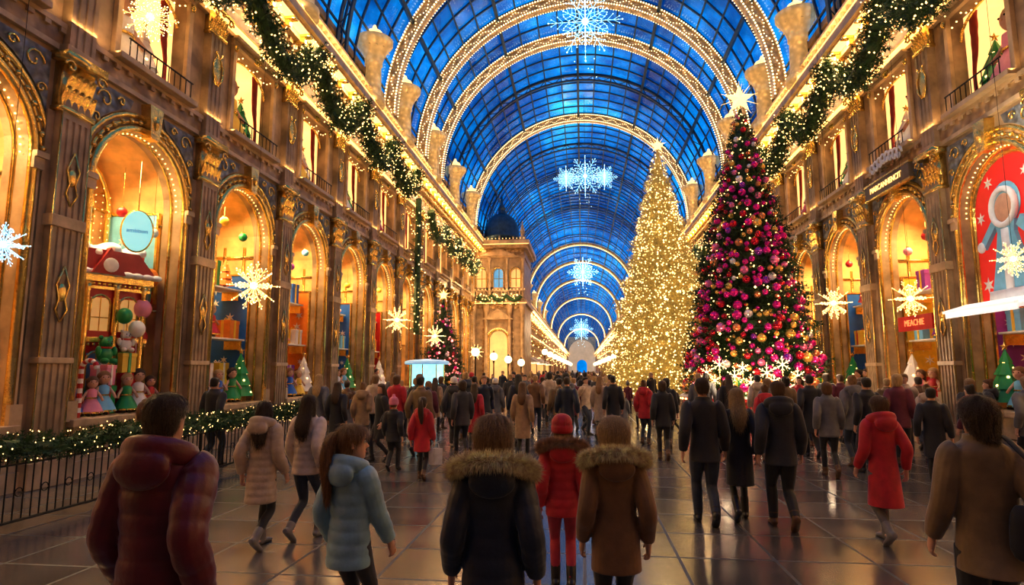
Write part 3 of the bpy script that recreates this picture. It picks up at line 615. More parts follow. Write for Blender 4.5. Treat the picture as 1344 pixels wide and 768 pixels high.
for s in(-1,1):
    for j,(cx_,cz_,rr_) in enumerate(((1.18,7.02,.2),(.78,7.14,.11),(1.36,6.6,.11))):
        q.tube([(s*(cx_+rr_*(1-i/15)*math.cos(i*.55)),.05,cz_+rr_*(1-i/15)*math.sin(i*.55)) for i in range(14)],.022,5)
q.build('scroll_relief',GOLD,spn,True)
q=MB()
for i in range(33):
    a=PI*i/32; q.ico(((OW-.04)*math.cos(a),-.12,SPR+(OW-.04)*math.sin(a)),.018)
for x in range(-5,6):
    for k in range(9): q.oct((x*.2,-1.55,SPR+.7-abs(x)*.06-k*.16-(x%2)*.1),.014)
q.build('string_lights',WARM,WR)
q=MB(); r=UW+.05
q.add([(-r,-1.,UZ0),(r,-1.,UZ0),(r,-1.,UZ1),(-r,-1.,UZ1)],[(0,1,2,3)])
for s in(-1,1): q.add([(s*r,-.3,UZ0),(s*r,-1,UZ0),(s*r,-1,UZ1),(s*r,-.3,UZ1)],[(0,1,2,3)])
q.add([(-r,-.3,UZ0),(r,-.3,UZ0),(r,-1,UZ0),(-r,-1,UZ0)],[(0,1,2,3)]); q.add([(-r,-.3,UZ1),(r,-.3,UZ1),(r,-1,UZ1),(-r,-1,UZ1)],[(0,1,2,3)])
UR=q.build('window_u',INTU)
q=MB()
for s in(-1,1): q.bb(s*(UW),s*(UW+.14),0,.1,UZ0-.1,UZ1+.1)
q.bb(-UW-.16,UW+.16,0,.12,UZ1,UZ1+.12); q.bb(-UW-.22,UW+.22,0,.25,UZ1+.12,UZ1+.2); q.bb(-UW-.2,UW+.2,0,.3,UZ0-.12,UZ0); q.build('frame',STONE2,UR,bevel=.01)
q=MB(); q.tube([(UW*math.cos(PI*i/12),-.2,UZ1-.62+.55*math.sin(PI*i/12)) for i in range(13)],.035,6); q.sph((0,.1,UZ1+.1),(.2,.08,.14),10,8)
for s in(-1,1): q.sph((s*(UW+.07),.12,UZ1-.1),(.07,.05,.1),8,6)
q.build('mullion',GOLD,UR)
q=MB(); 
for i in range(11): q.tube([(-UW+.05+i*.188,.28,UZ0),(-UW+.05+i*.188,.28,UZ0+.35)],.012,5)
q.tube([(-UW,.28,UZ0+.35),(UW,.28,UZ0+.35)],.02,6); q.build('balcony_rail',IRON,UR)
q=MB()
for s in(-1,1):
    q.loft([(s*.78,-.4,UZ1,.15,.05),(s*.82,-.4,UZ1-.9,.1,.05),(s*.92,-.4,UZ1-1.5,.04,.04),(s*.89,-.4,UZ0+.05,.07,.05)],14,.08,True,groove=.06,gn=6)
q.build('curtain',mat('curtain_red',(.35,.04,.03),.7,0,.2,5,.2,20),UR,True)
q=MB(); [q.ico((-UW+.06+i*.184,.0,UZ1-.1-.16*math.sin(PI*(i%4)/4)),.022) for i in range(11)]; q.build('string_lights',WARM,UR)
fw=fu=True
def lamp(name,kind,loc,energy,col,size=.2,sy=None,rot=None):
    l=bpy.data.lights.new(name,kind); l.energy=energy; l.color=col; o=bpy.data.objects.new(name,l); COL.objects.link(o); o.location=loc
    if kind=='AREA':
        l.size=size
        if sy: l.shape='RECTANGLE'; l.size_y=sy
        if rot: o.rotation_euler=rot
    else: l.shadow_soft_size=size
    return o
for sd,cs in((-1,CL),(1,CR)):
    for yc in cs:
        if not(NEARY[0]<yc<NEARY[1]): continue
        if fw: o=WR; fw=False
        else: o=cptree(WR)
        o.location=(sd*9,yc,0); o.rotation_euler=(0,0,sd*PI/2); win(o)
        if fu: o=UR; fu=False
        else: o=cptree(UR)
        o.location=(sd*9,yc,0); o.rotation_euler=(0,0,sd*PI/2); win(o)
        l=lamp('shop_light','AREA',(sd*9.9,yc,6.2),140,(1,.66,.3),1.2,1.0); l.rotation_euler=(0,sd*.3,0)
# end wall
q=MB(); n=16; rr=3.4; zc0=5
for s in(-1,1): q.add([(s*rr,Y1,0),(s*9.6,Y1,0),(s*9.6,Y1,24),(s*rr,Y1,24)],[(0,1,2,3)])
for i in range(n):
    a0=PI*i/n;a1=PI*(i+1)/n; q.add([(rr*math.cos(a0),Y1,zc0+rr*math.sin(a0)),(rr*math.cos(a0),Y1,24),(rr*math.cos(a1),Y1,24),(rr*math.cos(a1),Y1,zc0+rr*math.sin(a1))],[(0,1,2,3)])
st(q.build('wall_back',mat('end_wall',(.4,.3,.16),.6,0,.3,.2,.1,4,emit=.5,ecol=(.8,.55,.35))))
q=MB(); q.add([(-9.6,Y0,0),(9.6,Y0,0),(9.6,Y0,23),(-9.6,Y0,23)],[(3,2,1,0)]); st(q.build('wall_front',STONE))
# ---------------------------------------------------------------- vault
VR=8.8; VZ=13.3
gm=bpy.data.materials.new('vault_glass'); gm.use_nodes=True; nt=gm.node_tree; N=nt.nodes; L=nt.links; N.remove(N['Principled BSDF']); out=N['Material Output']
tr=N.new('ShaderNodeBsdfTransparent'); gl=N.new('ShaderNodeBsdfGlossy'); gl.inputs['Roughness'].default_value=.2; gl.inputs['Color'].default_value=(.6,.85,1,1); mxs=N.new('ShaderNodeMixShader'); mxs.inputs[0].default_value=.1
tc=N.new('ShaderNodeTexCoord'); nz=N.new('ShaderNodeTexNoise'); nz.inputs['Scale'].default_value=.8; L.new(tc.outputs['Object'],nz.inputs['Vector']); bp=N.new('ShaderNodeBump'); bp.inputs['Strength'].default_value=.2; L.new(nz.outputs['Fac'],bp.inputs['Height']); L.new(bp.outputs[0],gl.inputs['Normal'])
cr=N.new('ShaderNodeValToRGB'); cr.color_ramp.elements[0].position=.36; cr.color_ramp.elements[0].color=(.3,.5,.7,1); cr.color_ramp.elements[1].position=.6; cr.color_ramp.elements[1].color=(1,1,1,1); nz3=N.new('ShaderNodeTexNoise'); nz3.inputs['Scale'].default_value=.45; nz3.inputs['Detail'].default_value=5; L.new(tc.outputs['Object'],nz3.inputs['Vector']); L.new(nz3.outputs['Fac'],cr.inputs[0]); L.new(cr.outputs[0],tr.inputs[0])
L.new(tr.outputs[0],mxs.inputs[1]); L.new(gl.outputs[0],mxs.inputs[2]); L.new(mxs.outputs[0],out.inputs['Surface'])
q=MB(); n=24
q.add([(VR*math.cos(PI*i/n),y,VZ+VR*math.sin(PI*i/n)) for y in(Y0,Y1) for i in range(n+1)],[(i,i+1,n+2+i,n+1+i) for i in range(n)])
ceil=st(q.build('ceiling',gm))
q=MB()
def arc(q,y,r,dr,dy,n=24,zc=VZ,mi=None):
    vs=[]
    for i in range(n+1):
        a=PI*i/n; c,s=math.cos(a),math.sin(a)
        vs+=[(r*c,y-dy,zc+r*s),(r*c,y+dy,zc+r*s),((r+dr)*c,y+dy,zc+(r+dr)*s),((r+dr)*c,y-dy,zc+(r+dr)*s)]
    q.add(vs,[(4*i+j,4*i+(j+1)%4,4*i+4+(j+1)%4,4*i+4+j) for i in range(n) for j in range(4)],mi)
y=Y0+.5
while y<80: arc(q,y,VR-.09,.08,.045); y+=1.3
while y<Y1: arc(q,y,VR-.1,.09,.09); y+=5
q.build('glazing_ribs',STEEL,ceil)
q=MB()
for i in range(1,24):
    a=PI*i/24; big=(i%4==0); r=VR-(.2 if big else .07)
    c,s=math.cos(a),math.sin(a); q.M=Matrix.Translation((r*c,(Y0+Y1)/2,VZ+r*s))@Euler((0,-a,0)).to_matrix().to_4x4(); q.box((0,0,0),(.16 if big else .06,Y1-Y0,.16 if big else .08))
q.M=None; q.build('purlins',STEEL,ceil)
q=MB()
for y in [8,14,20,40,53,60,67,74,82,90]:
    arc(q,y,VR-.5,.08,.1,32); arc(q,y,VR-.14,.07,.1,32)
    for i in range(48): 
        a=PI*i/48;a2=PI*(i+1)/48; r0,r1=(VR-.47,VR-.1) if i%2 else (VR-.1,VR-.47); q.tube([(r0*math.cos(a),y,VZ+r0*math.sin(a)),(r1*math.cos(a2),y,VZ+r1*math.sin(a2))],.025,4)
q.build('truss_arches',STEEL,ceil)
ARCH=[25.5,31,34.8,46.7,96,112,135,170,220,300]
for k,y in enumerate(ARCH):
    q=MB(); arc(q,y,VR-.62,.07,.26,40); arc(q,y,VR-.2,.09,.26,40); arc(q,y,VR-.56,.37,.14,40)
    if k<4:
        for i in range(68):
            a=PI*(i+.5)/68; q.M=Matrix.Translation(((VR-.38)*math.cos(a),y-.16,VZ+(VR-.38)*math.sin(a)))@Euler((0,-a,0)).to_matrix().to_4x4(); q.sph((0,0,0),(.11,.06,.1),8,5)
        q.M=None
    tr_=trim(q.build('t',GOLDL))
    q=MB(); m=180 if k<4 else 90; rb=.042 if k<4 else .05+.0005*y
    for r in((VR-.65,VR-.16) if k<4 else (VR-.6,)):
        for i in range(m+1):
            a=PI*i/m; q.ico((r*math.cos(a),y-.29,VZ+r*math.sin(a)),rb)
    if k<4:
        for i in range(m+1): a=PI*i/m; rj=VR-.4+.1*math.sin(i*.9); q.oct((rj*math.cos(a),y-.25,VZ+rj*math.sin(a)),.034)
        for i in range(m+1): a=PI*i/m; q.oct(((VR-.66)*math.cos(a),y+.2,VZ+(VR-.66)*math.sin(a)),.03)
    q.build('string_lights',WARMW if k<4 else WARM,tr_)
q=MB(); q.lathe([(.5,12.5),(.5,12.8),(.4,12.86),(.34,13.0),(.31,14.2),(.37,14.25),(.34,14.35),(.46,14.7),(.68,15.05),(.76,15.15),(.76,15.32),(.58,15.4)],24,rf=lambda a,z:1+(.03*math.cos(a*12) if 13<z<14.2 else 0)) 
for i in range(12):
    a=2*PI*i/12; q.M=Matrix.Rotation(a,4,'Z'); leaf(q,0,.34,14.3,.75,.24,.32); leaf(q,0,.38,14.7,.5,.2,.36)
GC=mat('gold_capital_painted_glow',(.85,.6,.28),.35,.3,.35,2.5,.8,5,emit=.3,ecol=(1,.55,.18),samp=False,pat='ornate')  # emission paints a warm lit look onto the capitals
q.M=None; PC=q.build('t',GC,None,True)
q=MB(); q.lathe([(.34,15.4),(.4,15.5),(.3,15.7),(.12,15.8),(.05,16.0)],14); q.build('lit_finial',WARM2,PC,True)
ff=True
for sd in(-1,1):
    for y in(16.5,22.8,27.2,33,39,45,60,72,84,96,108,122,140):
        o=PC if ff else cptree(PC); ff=False; o.location=(sd*8.3,y,0); trim(o)
# ---------------------------------------------------------------- lights
for sd in(-1,1):
    for y0,y1,e1 in((-6,3,9),(3,14,19),(14,34,24),(34,60,25),(60,140,30),(140,400,24)):  # first stretch, beside and behind the camera, added as fill
        o=lamp('cornice_washer','AREA',(sd*8.12,(y0+y1)/2,11.98),(y1-y0)*e1,(1,.63,.28),.12,(y1-y0)); d=Vector((sd*.45,0,-1))
        o.rotation_euler=Euler((0,math.atan2(-d.x,-d.z),0))
        if 0<y0<60:
            o=lamp('cornice_uplight','AREA',(sd*8.1,(y0+y1)/2,12.6),(y1-y0)*15,(1,.64,.28),.1,(y1-y0)); o.rotation_euler=Euler((0,PI-sd*.3,0))
            o=lamp('course_fill','AREA',(sd*8.78,(y0+y1)/2,7.96),(y1-y0)*5,(1,.62,.26),.05,(y1-y0)); o.rotation_euler=Euler((0,PI,0))  # added wash along the string course to brighten the wall
# ---------------------------------------------------------------- foliage
def spray(q,p,d,L_,wd,rr,mi=None):
    d=d.normalized(); s=d.cross(Vector((rr.gauss(0,1),rr.gauss(0,1),rr.gauss(0,1))))
    if s.length<.01: s=Vector((0,0,1))
    s.normalize(); vs=[];fs=[]
    for j in range(3):
        b=p+d*L_*(.1+.26*j); w_=wd*(1-.22*j)
        for sg in(-1,1):
            k=len(vs); vs+=[b,b+d*L_*.13,b+d*L_*.2+s*sg*w_]; fs.append((k,k+1,k+2))
    k=len(vs); vs+=[p+d*L_*.5-s*wd*.12,p+d*L_*.5+s*wd*.12,p+d*L_*1.05]; fs.append((k,k+1,k+2)); q.add(vs,fs,mi)
def garland(pts,rad,label,dens=60,bulb=.028,nl=14,sp=None,mats=None,lightm=None,group=None):
    rr=random.Random(len(label)*7+int(abs(pts[0][1])*10)); pts=[Vector(p) for p in pts]
    g=empty('garland',pts[0]); o0=pts[0]
    q=MB(); l=MB(); q.M=Matrix.Translation(-o0); l.M=q.M
    q.tube(pts,rad*.45,8)
    for a,b in zip(pts,pts[1:]):
        L_=(b-a).length; t=(b-a).normalized()
        for i in range(int(dens*L_)):
            p=a.lerp(b,rr.random()); d=Vector((rr.gauss(0,1),rr.gauss(0,1),rr.gauss(0,1))); d=d-t*d.dot(t)*.6; d.normalize()
            spray(q,p+d*rad*.3,d,rad*rr.uniform(.55,1.0),rad*.28,rr)
        for i in range(int(nl*L_)):
            p=a.lerp(b,rr.random()); d=Vector((rr.gauss(0,1),rr.gauss(0,1),rr.gauss(0,1))); d=(d-t*d.dot(t)).normalized(); l.oct(p+d*rad*rr.uniform(.7,1.1),bulb*rr.uniform(.6,1.2))
    q.build('foliage',mats or GREEN,g); l.build('string_lights',lightm or WARM,g)
    tag(g,label,'garland',group); return g
ORD=['nearest','second','third','fourth','fifth','sixth','seventh','eighth','ninth','tenth']
for sd,cs,nm in((-1,CL,'left'),(1,CR,'right')):
    ys=[c+BW for c in cs if 5<c+BW<30.]
    for i,(a,b) in enumerate(zip(ys,ys[1:])):
        m=10; pts=[(sd*8.05,a+(b-a)*j/m,11.7-1.4*(1-(2*j/m-1)**2)) for j in range(m+1)]
        garland(pts,.48,f'{ORD[i]} swag of lit evergreen garland along the {nm} cornice',130,.027,46)
    ys=[y for y in [32.6+3.9*k for k in range(5)]]
    for i,(a,b) in enumerate(zip(ys,ys[1:])):
        m=8; pts=[(sd*8.3,a+(b-a)*j/m,10.7-1.2*(1-(2*j/m-1)**2)) for j in range(m+1)]
        garland(pts,.45,f'{ORD[i]} far swag of lit garland beyond the first {nm} row',50,.04,18)
    garland([(sd*8.5,30.8,10.9-j*.8) for j in range(10)],.36,f'vertical lit evergreen garland hanging down the {nm} pillar',40,.04,14)
# ---------------------------------------------------------------- railing
rs=[(4.6+1.9*k) for k in range(9)]
for i,y in enumerate(rs):
    o=empty('railing',(-6.7,y,0)); q=MB()
    q.tube([(0,0,.95),(0,1.9,.95)],.022,8); q.build('top_rail',IRON,o); q=MB(); q.tube([(0,0,.12),(0,1.9,.12)],.018,8); q.tube([(0,0,.78),(0,1.9,.78)],.012,8); q.build('lower_rail',IRON,o)
    q=MB()
    for k in range(15):
        yy=.12+k*.12; q.tube([(0,yy,.12),(0,yy,.95)],.009,6)
        if k%3==1:
            pts=[(0,yy+.06+.05*math.cos(a*.5),.45+.05*math.sin(a*.5)) for a in range(13)]; q.tube(pts,.007,5)
    q.build('bars',IRON,o)
    q=MB(); q.lathe([(.06,0),(.06,.03),(.03,.05),(.025,.98),(.04,1.0),(.02,1.06)],10); q.build('post',IRON,o)
    tag(o,f'{ORD[i]} section of black iron railing below the left shop windows','railing')
    if i<7: garland([(-6.7,y+.19*j,1.0-.07*math.sin(PI*j/10)) for j in range(11)],.2,f'{ORD[i]} length of lit evergreen garland lying on the black railing',260,.011,42)
# ---------------------------------------------------------------- trees
def xtree(loc,H,Rb,fol,seed,n,z0=.6,tier=.05,tn=60,core=.78):
    rr=random.Random(seed); t=empty('christmas_tree',loc); q=MB()
    prof=lambda u: Rb*((1-u)**.95)*(1-tier*.8+tier*math.sin(u*tn))*(min(1,.75+u*6))+.06
    m=40
    q.lathe([(prof(i/m)*core,z0+(H-z0)*i/m) for i in range(m+1)],24,rf=lambda a,z: 1+.1*math.sin(a*7+z*5)*math.cos(a*3-z*3))
    for i in range(n):
        u=1-math.sqrt(rr.random()*.999); a=rr.random()*2*PI; bump_=1+.07*math.sin(a*9+u*40)*math.cos(a*4-u*25); r=prof(u)*rr.uniform(.66,.98)*bump_; z=z0+(H-z0)*u
        d=Vector((math.cos(a),math.sin(a),rr.uniform(-.45,.25))); spray(q,Vector((r*math.cos(a),r*math.sin(a),z)),d+Vector((rr.gauss(0,.25),rr.gauss(0,.25),0)),rr.uniform(.28,.6)*min(1,.45+prof(u)/Rb),.13,rr)
    q.build('foliage',fol,t); q=MB(); q.lathe([(.22,0),(.18,z0+.4)],12); q.build('trunk',WOOD,t); return t,prof
def star5(q,r,th,n=5,inner=.42):
    pts=[]
    for i in range(2*n):
        a=PI/2+PI*i/n; k=r if i%2==0 else r*inner; pts.append(Vector((k*math.cos(a),0,k*math.sin(a))))
    N_=len(pts); q.add(pts+[Vector((0,-th,0)),Vector((0,th,0))],[(i,(i+1)%N_,N_) for i in range(N_)]+[((i+1)%N_,i,N_+1) for i in range(N_)])
STAR=mat('gold_star_glow',(1,.7,.3),.3,.3,.05,3,0,emit=2.4,ecol=(1,.6,.2),samp=False)
def topper(loc,r,label):
    o=empty('star_topper',loc); q=MB(); star5(q,r,r*.25); 
    s_=q.build('star',STAR,o); q=MB()
    for i in range(10):
        a=2*PI*i/10+.3; q.tube([(0,0,0),(r*1.25*math.cos(a),0,r*1.25*math.sin(a))],[.02,.004],5)
        a+=.1; q.tube([(0,0,0),(0,r*math.cos(a),r*math.sin(a))],[.02,.004],5)
    q.build('rays',WARM2,o); tag(o,label,'star'); return o
def tlights(loc,prof,H,n,seed,r0,r1,label,m,z0=.6):
    rr=random.Random(seed); q=MB()
    for i in range(n):
        u=1-math.sqrt(rr.random()*.999); a=rr.random()*2*PI; bump_=1+.07*math.sin(a*9+u*40)*math.cos(a*4-u*25); r=prof(u)*rr.uniform(.8,1.06)*bump_+.08; q.oct((r*math.cos(a),r*math.sin(a),z0+(H-z0)*u),rr.uniform(r0,r1)*(1.6 if rr.random()<.06 else 1))
    o=q.build('string_lights',m); o.location=loc; tag(o,label,'string lights',kind='stuff')
RTL=Vector((5.85,22,0)); 
t,pr=xtree(RTL,11.3,2.35,GREEN,3,9500,.9); tag(t,'dark green Christmas tree covered in pink, red and gold baubles','christmas tree')
topper((5.85,22,11.7),.55,'glowing gold star on top of the bauble covered tree')
tlights(RTL,pr,11.3,900,8,.02,.036,'tiny warm lights scattered over the bauble covered tree',WARM,.9)
GT=Vector((4.3,33,0))
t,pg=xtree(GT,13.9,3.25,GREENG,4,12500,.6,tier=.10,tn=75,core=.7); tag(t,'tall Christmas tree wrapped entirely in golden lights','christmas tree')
topper((4.3,33,14.15),.4,'glowing star on top of the golden lit tree')
tlights(GT,pg,13.9,4600,9,.018,.048,'dense warm golden lights wrapped around the tall golden tree',mat('tree_bulb',(1,.8,.4),.4,0,.05,3,0,emit=3.8,ecol=(1,.68,.28),samp=False))
ST=onX(578,500,-7.3); SY=ST.y; STL=Vector((-7.2,SY,0))
t,ps=xtree(STL,5.6,1.05,GREEN,6,1800,.4); tag(t,'small dark Christmas tree with pink and red baubles near left wall','christmas tree')
topper((-7.2,SY,5.8),.3,'glowing star on top of the small tree near the left wall')
tlights(STL,ps,5.6,260,10,.03,.055,'pink red lights on the small tree near the left wall',mat('pink_bulb',(1,.3,.3),.4,0,.05,3,0,emit=4.0,ecol=(1,.2,.18),samp=False),.4)
lamp('tree_fill','POINT',(-6.0,SY-1.6,2.6),60,(1,.35,.3),.03)  # added lamp before the small tree, stands in for its bulbs' light
bc=[('magenta',(.8,.012,.24),8),('pink',(.9,.18,.34),3),('gold',(.95,.48,.09),4),('copper',(.8,.24,.08),2),('red',(.6,.01,.028),4),('pearl',(.88,.7,.6),1),('violet',(.32,.035,.33),1)]
bm={}
for nme,col,wt in bc:
    q=MB(); q.sph((0,0,0),1,20,14,0); q.lathe([(.2,.96),(.2,1.12),(.1,1.15)],10,mi=1); q.tube([(.0,0,1.12),(.08,0,1.2),(0,0,1.3),(-.08,0,1.2),(0,0,1.12)],.02,5,1)
    me=q.mesh('bauble',[mat('bauble_'+nme,col,.12,.7,.05,2,0,emit=.14,ecol=col,samp=False,coat=.6),GOLD]); me.polygons.foreach_set('use_smooth',[True]*len(me.polygons)); bm[nme]=me  # slight emission in the bauble's own colour paints it as lit
def baubles(loc,prof,H,n,seed,r0,r1,where,z0,wedge):
    rr=random.Random(seed); got=[]; tr_=0; ch=[c[0] for c in bc for _ in range(c[2])]; base_a=math.atan2(-loc[1],-loc[0])
    while len(got)<n and tr_<60000:
        tr_+=1; u=1-math.sqrt(rr.random()*.999); 
        if u>.97: continue
        a=base_a+rr.uniform(-wedge,wedge); s=rr.uniform(r0,r1)*(1-.3*u); r=prof(u)*1.0+.04
        p=Vector((r*math.cos(a),r*math.sin(a),z0+(H-z0)*u))
        if any((p-g).length<(s+gs)*1.0 for g,gs in got): continue
        got.append((p,s)); nme=rr.choice(ch); o=bpy.data.objects.new('bauble',bm[nme]); COL.objects.link(o); o.location=Vector(loc)+p; o.scale=(s,s,s)
        tag(o,f'round {nme} bauble hanging on the {where}','bauble',f'{nme} baubles on the {where}')
    return got
got=baubles(RTL,pr,11.3,297,21,.09,.175,'large pink and red decorated tree',.9,1.45)
rr=random.Random(77); q=MB()
mm=[mat('bauble_'+c[0],c[1]) for c in bc]
for i in range(1100):
    u=1-math.sqrt(rr.random()*.999); a=rr.random()*2*PI; s=rr.uniform(.045,.085); r=pr(u)*.98; p=Vector((r*math.cos(a),r*math.sin(a),.9+10.4*u))
    if any((p-g).length<s+gs for g,gs in got): continue
    q.sph(p,s,10,7,rr.choice([0,0,0,0,1,2,2,3,4,4]))
o=q.build('small_baubles',mm,None,True); o.location=RTL; tag(o,'many tiny baubles between the large ones on the bauble covered tree','baubles',kind='stuff')
baubles(STL,ps,5.6,60,22,.08,.13,'small tree near the left wall',.4,1.6)
# ---------------------------------------------------------------- hanging lights
def burst(loc,r,label,m=WARMW,m2=WARM2,top=None,E=60,col=(1,.65,.28)):
    o=empty('star_lantern',loc); q=MB(); q.sph((0,0,0),r*.15,12,8); q.build('core',m,o,True); q=MB(); bq=MB()
    dirs=[]
    for el,k in((0,12),(38,8),(-38,8),(70,4),(-70,4)):
        for i in range(k):
            a=2*PI*i/k+el; dirs.append(Vector((math.cos(math.radians(el))*math.cos(a),math.cos(math.radians(el))*math.sin(a),math.sin(math.radians(el)))))
    for i,d in enumerate(dirs):
        L_=r*(1 if i%2 else .78); q.tube([d*.05,d*L_*.4,d*L_],[r*.018,r*.018,r*.006],5)
        for t in(.5,.75):
            s=d.cross(Vector((0,0,1)) if abs(d.z)<.9 else Vector((1,0,0))).normalized()
            for sg in(-1,1): q.tube([d*L_*t,d*L_*(t+.15)+s*sg*r*.12],[r*.012,r*.005],4); bq.oct(d*L_*(t+.15)+s*sg*r*.12,r*.026)
        bq.ico(d*L_,r*.03)
    ry=q.build('rays',m2,o); bq.build('bulbs',m,ry)
    if top: q=MB(); q.tube([(0,0,r*.2),(0,0,top-loc[2])],.004,5); q.build('hanging_wire',IRON,o)
    tag(o,label,'star light')
    lamp('star_glow','POINT',(loc[0],loc[1],loc[2]),E,col,r*.13)
for px,py,X,r,lab,tp in((333,375,-8.0,.6,'large golden star light hanging between second and third left shop arches',12),(521,420,-7.8,.58,'golden star light second along the left shop fronts',12),(571,441,-5.9,.45,'golden star light third along the left, before the small tree',19.6),(625,462,-7.4,.55,'small distant golden star light fourth along the left shop fronts',17.8),
    (1195,392,7.9,.45,'golden star light in front of the arched shop on the right',12),(1094,398,7.6,.5,'bright golden star light beside the bauble tree',17.4),(1330,340,8.3,.36,'golden star light before the red panel at right edge',12),(197,22,-8.5,.5,'star burst light in front of the upper window at top left',None)):
    p=onX(px,py,X); burst(p,r,lab,top=tp,E=80)
p=onX(4,321,-7.7); burst(p,.3,'pale blue star light at the left edge',ICEW,ICE,17.2,10,(.6,.85,1))
def flakegeo(q,bq,r,th,planes=2):
    for pl in range(planes):
        q.M=Matrix.Rotation(pl*PI/2,4,'Z'); bq.M=q.M
        for i in range(12):
            a=PI*i/6; d=Vector((math.cos(a),0,math.sin(a))); s=Vector((-math.sin(a),0,math.cos(a))); RR=r*(1 if i%2==0 else .68)
            q.tube([d*.05*r,d*RR],[th*.8,th*.4],5)
            for t in(.25,.42,.59,.76):
                w_=.17 if t<.7 else .1
                for sg in(-1,1):
                    e=d*RR*(t+.16)+s*sg*r*w_; q.tube([d*RR*t,e],[th*.5,th*.3],4); bq.oct(e,th*1.3)
            bq.ico(d*RR,th*1.6)
            for t in range(8): bq.oct(d*RR*(t+1)/9,th*1.05)
    q.M=None; bq.M=None
def flake(loc,r,label,th=.04,wide=1.):
    o=empty('snowflake_light',loc); q=MB(); c=MB(); bq=MB(); flakegeo(q,bq,r,th)
    if wide>1:
        for sx in(-1,1):
            q2,b2=MB(),MB(); flakegeo(q2,b2,r*.62,th*.8)
            for src,dst in((q2,q),(b2,bq)): dst.add([Vector(v)+Vector((sx*r*.95,0,-.1*r)) for v in src.v],src.f)
    for k in range(7): bq.oct((r*.3*math.sin(k*2.3),r*.2*math.cos(k*2),-r*(1.05+.08*k)),th*1.2)
    ar=q.build('arms',ICE,o); bq.build('bulbs',ICEW,ar); c.sph((0,0,0),r*.09,12,8); c.build('core',ICEW,o,True)
    vt=VZ+math.sqrt(max(.1,(VR-.1)**2-loc[0]**2)); q=MB(); q.tube([(0,0,r*.1),(0,0,vt-loc[2])],.012,5); q.build('hanging_wire',IRON,o); tag(o,label,'snowflake light'); lamp('snowflake_glow','POINT',loc,120,(.4,.75,1),.1)
for px,py,Y,r,lab,wi in((768,28,25,1.6,'largest blue white snowflake light hanging at top of the hall',1),(768,231,43,1.45,'wide triple snowflake light below the fourth arch',2),(765,357,85,2.1,'small distant snowflake light on the hall axis',1),(763,432,140,2.6,'tiny farthest snowflake light near the end of the hall',1)):
    flake(onY(px,py,Y),r,lab,.022 if Y<50 else .05,wi)
# ---------------------------------------------------------------- pavilion
BX0,BX1,BY,BT=-9.0,-4.7,50.,12.6
pv=empty('pavilion',((BX0+BX1)/2,BY,0)); cx=(BX0+BX1)/2
q=MB(); W2=2.15
def facade(q,hw,z0,z1,ow,sz,yy,x0_=0,base=None):
    n=12
    for s in(-1,1): q.add([(x0_+s*ow,yy,z0),(x0_+s*hw,yy,z0),(x0_+s*hw,yy,z1),(x0_+s*ow,yy,z1)],[(0,1,2,3)]); q.add([(x0_+s*ow,yy,z0),(x0_+s*ow,yy+.6,z0),(x0_+s*ow,yy+.6,sz),(x0_+s*ow,yy,sz)],[(0,1,2,3)])
    for i in range(n):
        a0=PI*i/n;a1=PI*(i+1)/n; x0,x1,y0,y1=x0_+ow*math.cos(a0),x0_+ow*math.cos(a1),sz+ow*math.sin(a0),sz+ow*math.sin(a1)
        q.add([(x0,yy,y0),(x0,yy,z1),(x1,yy,z1),(x1,yy,y1)],[(0,1,2,3)]); q.add([(x0,yy,y0),(x0,yy+.6,y0),(x1,yy+.6,y1),(x1,yy,y1)],[(0,1,2,3)])
facade(q,W2,0,7.4,.8,4.3,0)
for xo in(-1.45,0,1.45): facade(q,.7+.03,7.4,12.0,.42,9.9,0,xo)
q.bb(-W2,W2,0,.3,7.4,8.7); q.bb(W2-.05,W2,0,7,0,12); q.bb(-W2,-W2+.05,0,7,0,12)
pw=q.build('walls',STONE,pv)
q=MB(); q.bb(-W2-.3,W2+.3,-.5,7,12,12.2); q.bb(-W2-.5,W2+.5,-.7,7.2,12.2,12.6); q.bb(-W2-.25,W2+.25,-.35,7,7.3,7.6); q.bb(-W2-.1,W2+.1,-.15,7,11.2,11.35); q.bb(-W2-.15,W2+.15,-.25,.1,0,.5)
q.prism([(-1.5,11.35),(1.5,11.35),(0,12.0)],-.3,0); q.prism([(-1.3,6.0),(1.3,6.0),(0,6.9)],-.35,0)
for k in range(12): q.bb(-2.4+k*.4,-2.25+k*.4,-.62,-.3,12.02,12.18)
for k in range(15): q.lathe([(.04,7.75),(.07,7.95),(.04,8.2),(.05,8.35)],6,(-2.1+k*.3,-.2,0))
q.bb(-W2-.1,W2+.1,-.28,-.12,8.35,8.45)
q.build('cornice',STONE2,pv)
q=MB(); q.bb(-W2,W2,-.06,0,11.4,11.95); q.bb(-W2,W2,-.06,0,6.9,7.25); 
for s in(-1,1):
    for z0 in(1.0,3.4): q.bb(s*1.02,s*1.3,-.06,0,z0,z0+1.9)
q.build('frieze',ORN,pw)
q=MB(); 
q.tube([(.86,-.05,0)]+[(.86*math.cos(PI*i/12),-.05,4.3+.86*math.sin(PI*i/12)) for i in range(13)]+[(-.86,-.05,0)],.09,6)
for xo in(-1.45,0,1.45):
    q.tube([(xo+.46,-.05,8.7)]+[(xo+.46*math.cos(PI*i/12),-.05,9.9+.46*math.sin(PI*i/12)) for i in range(13)]+[(xo-.46,-.05,8.7)],.06,6)
    q.tube([(xo,.42,8.8),(xo,.42,10.4)],.03,4); q.tube([(xo-.42,.42,9.5),(xo+.42,.42,9.5)],.03,4)
q.build('arch_moulding',GOLD,pw)
q=MB(); q.bb(-.8,.8,.8,.85,0,6); q.build('lit_doorway',INTE,pv)
BWN=mat('blue_window',(.1,.25,.4),.2,0,.3,2,0,emit=.6,ecol=(.15,.5,.85))
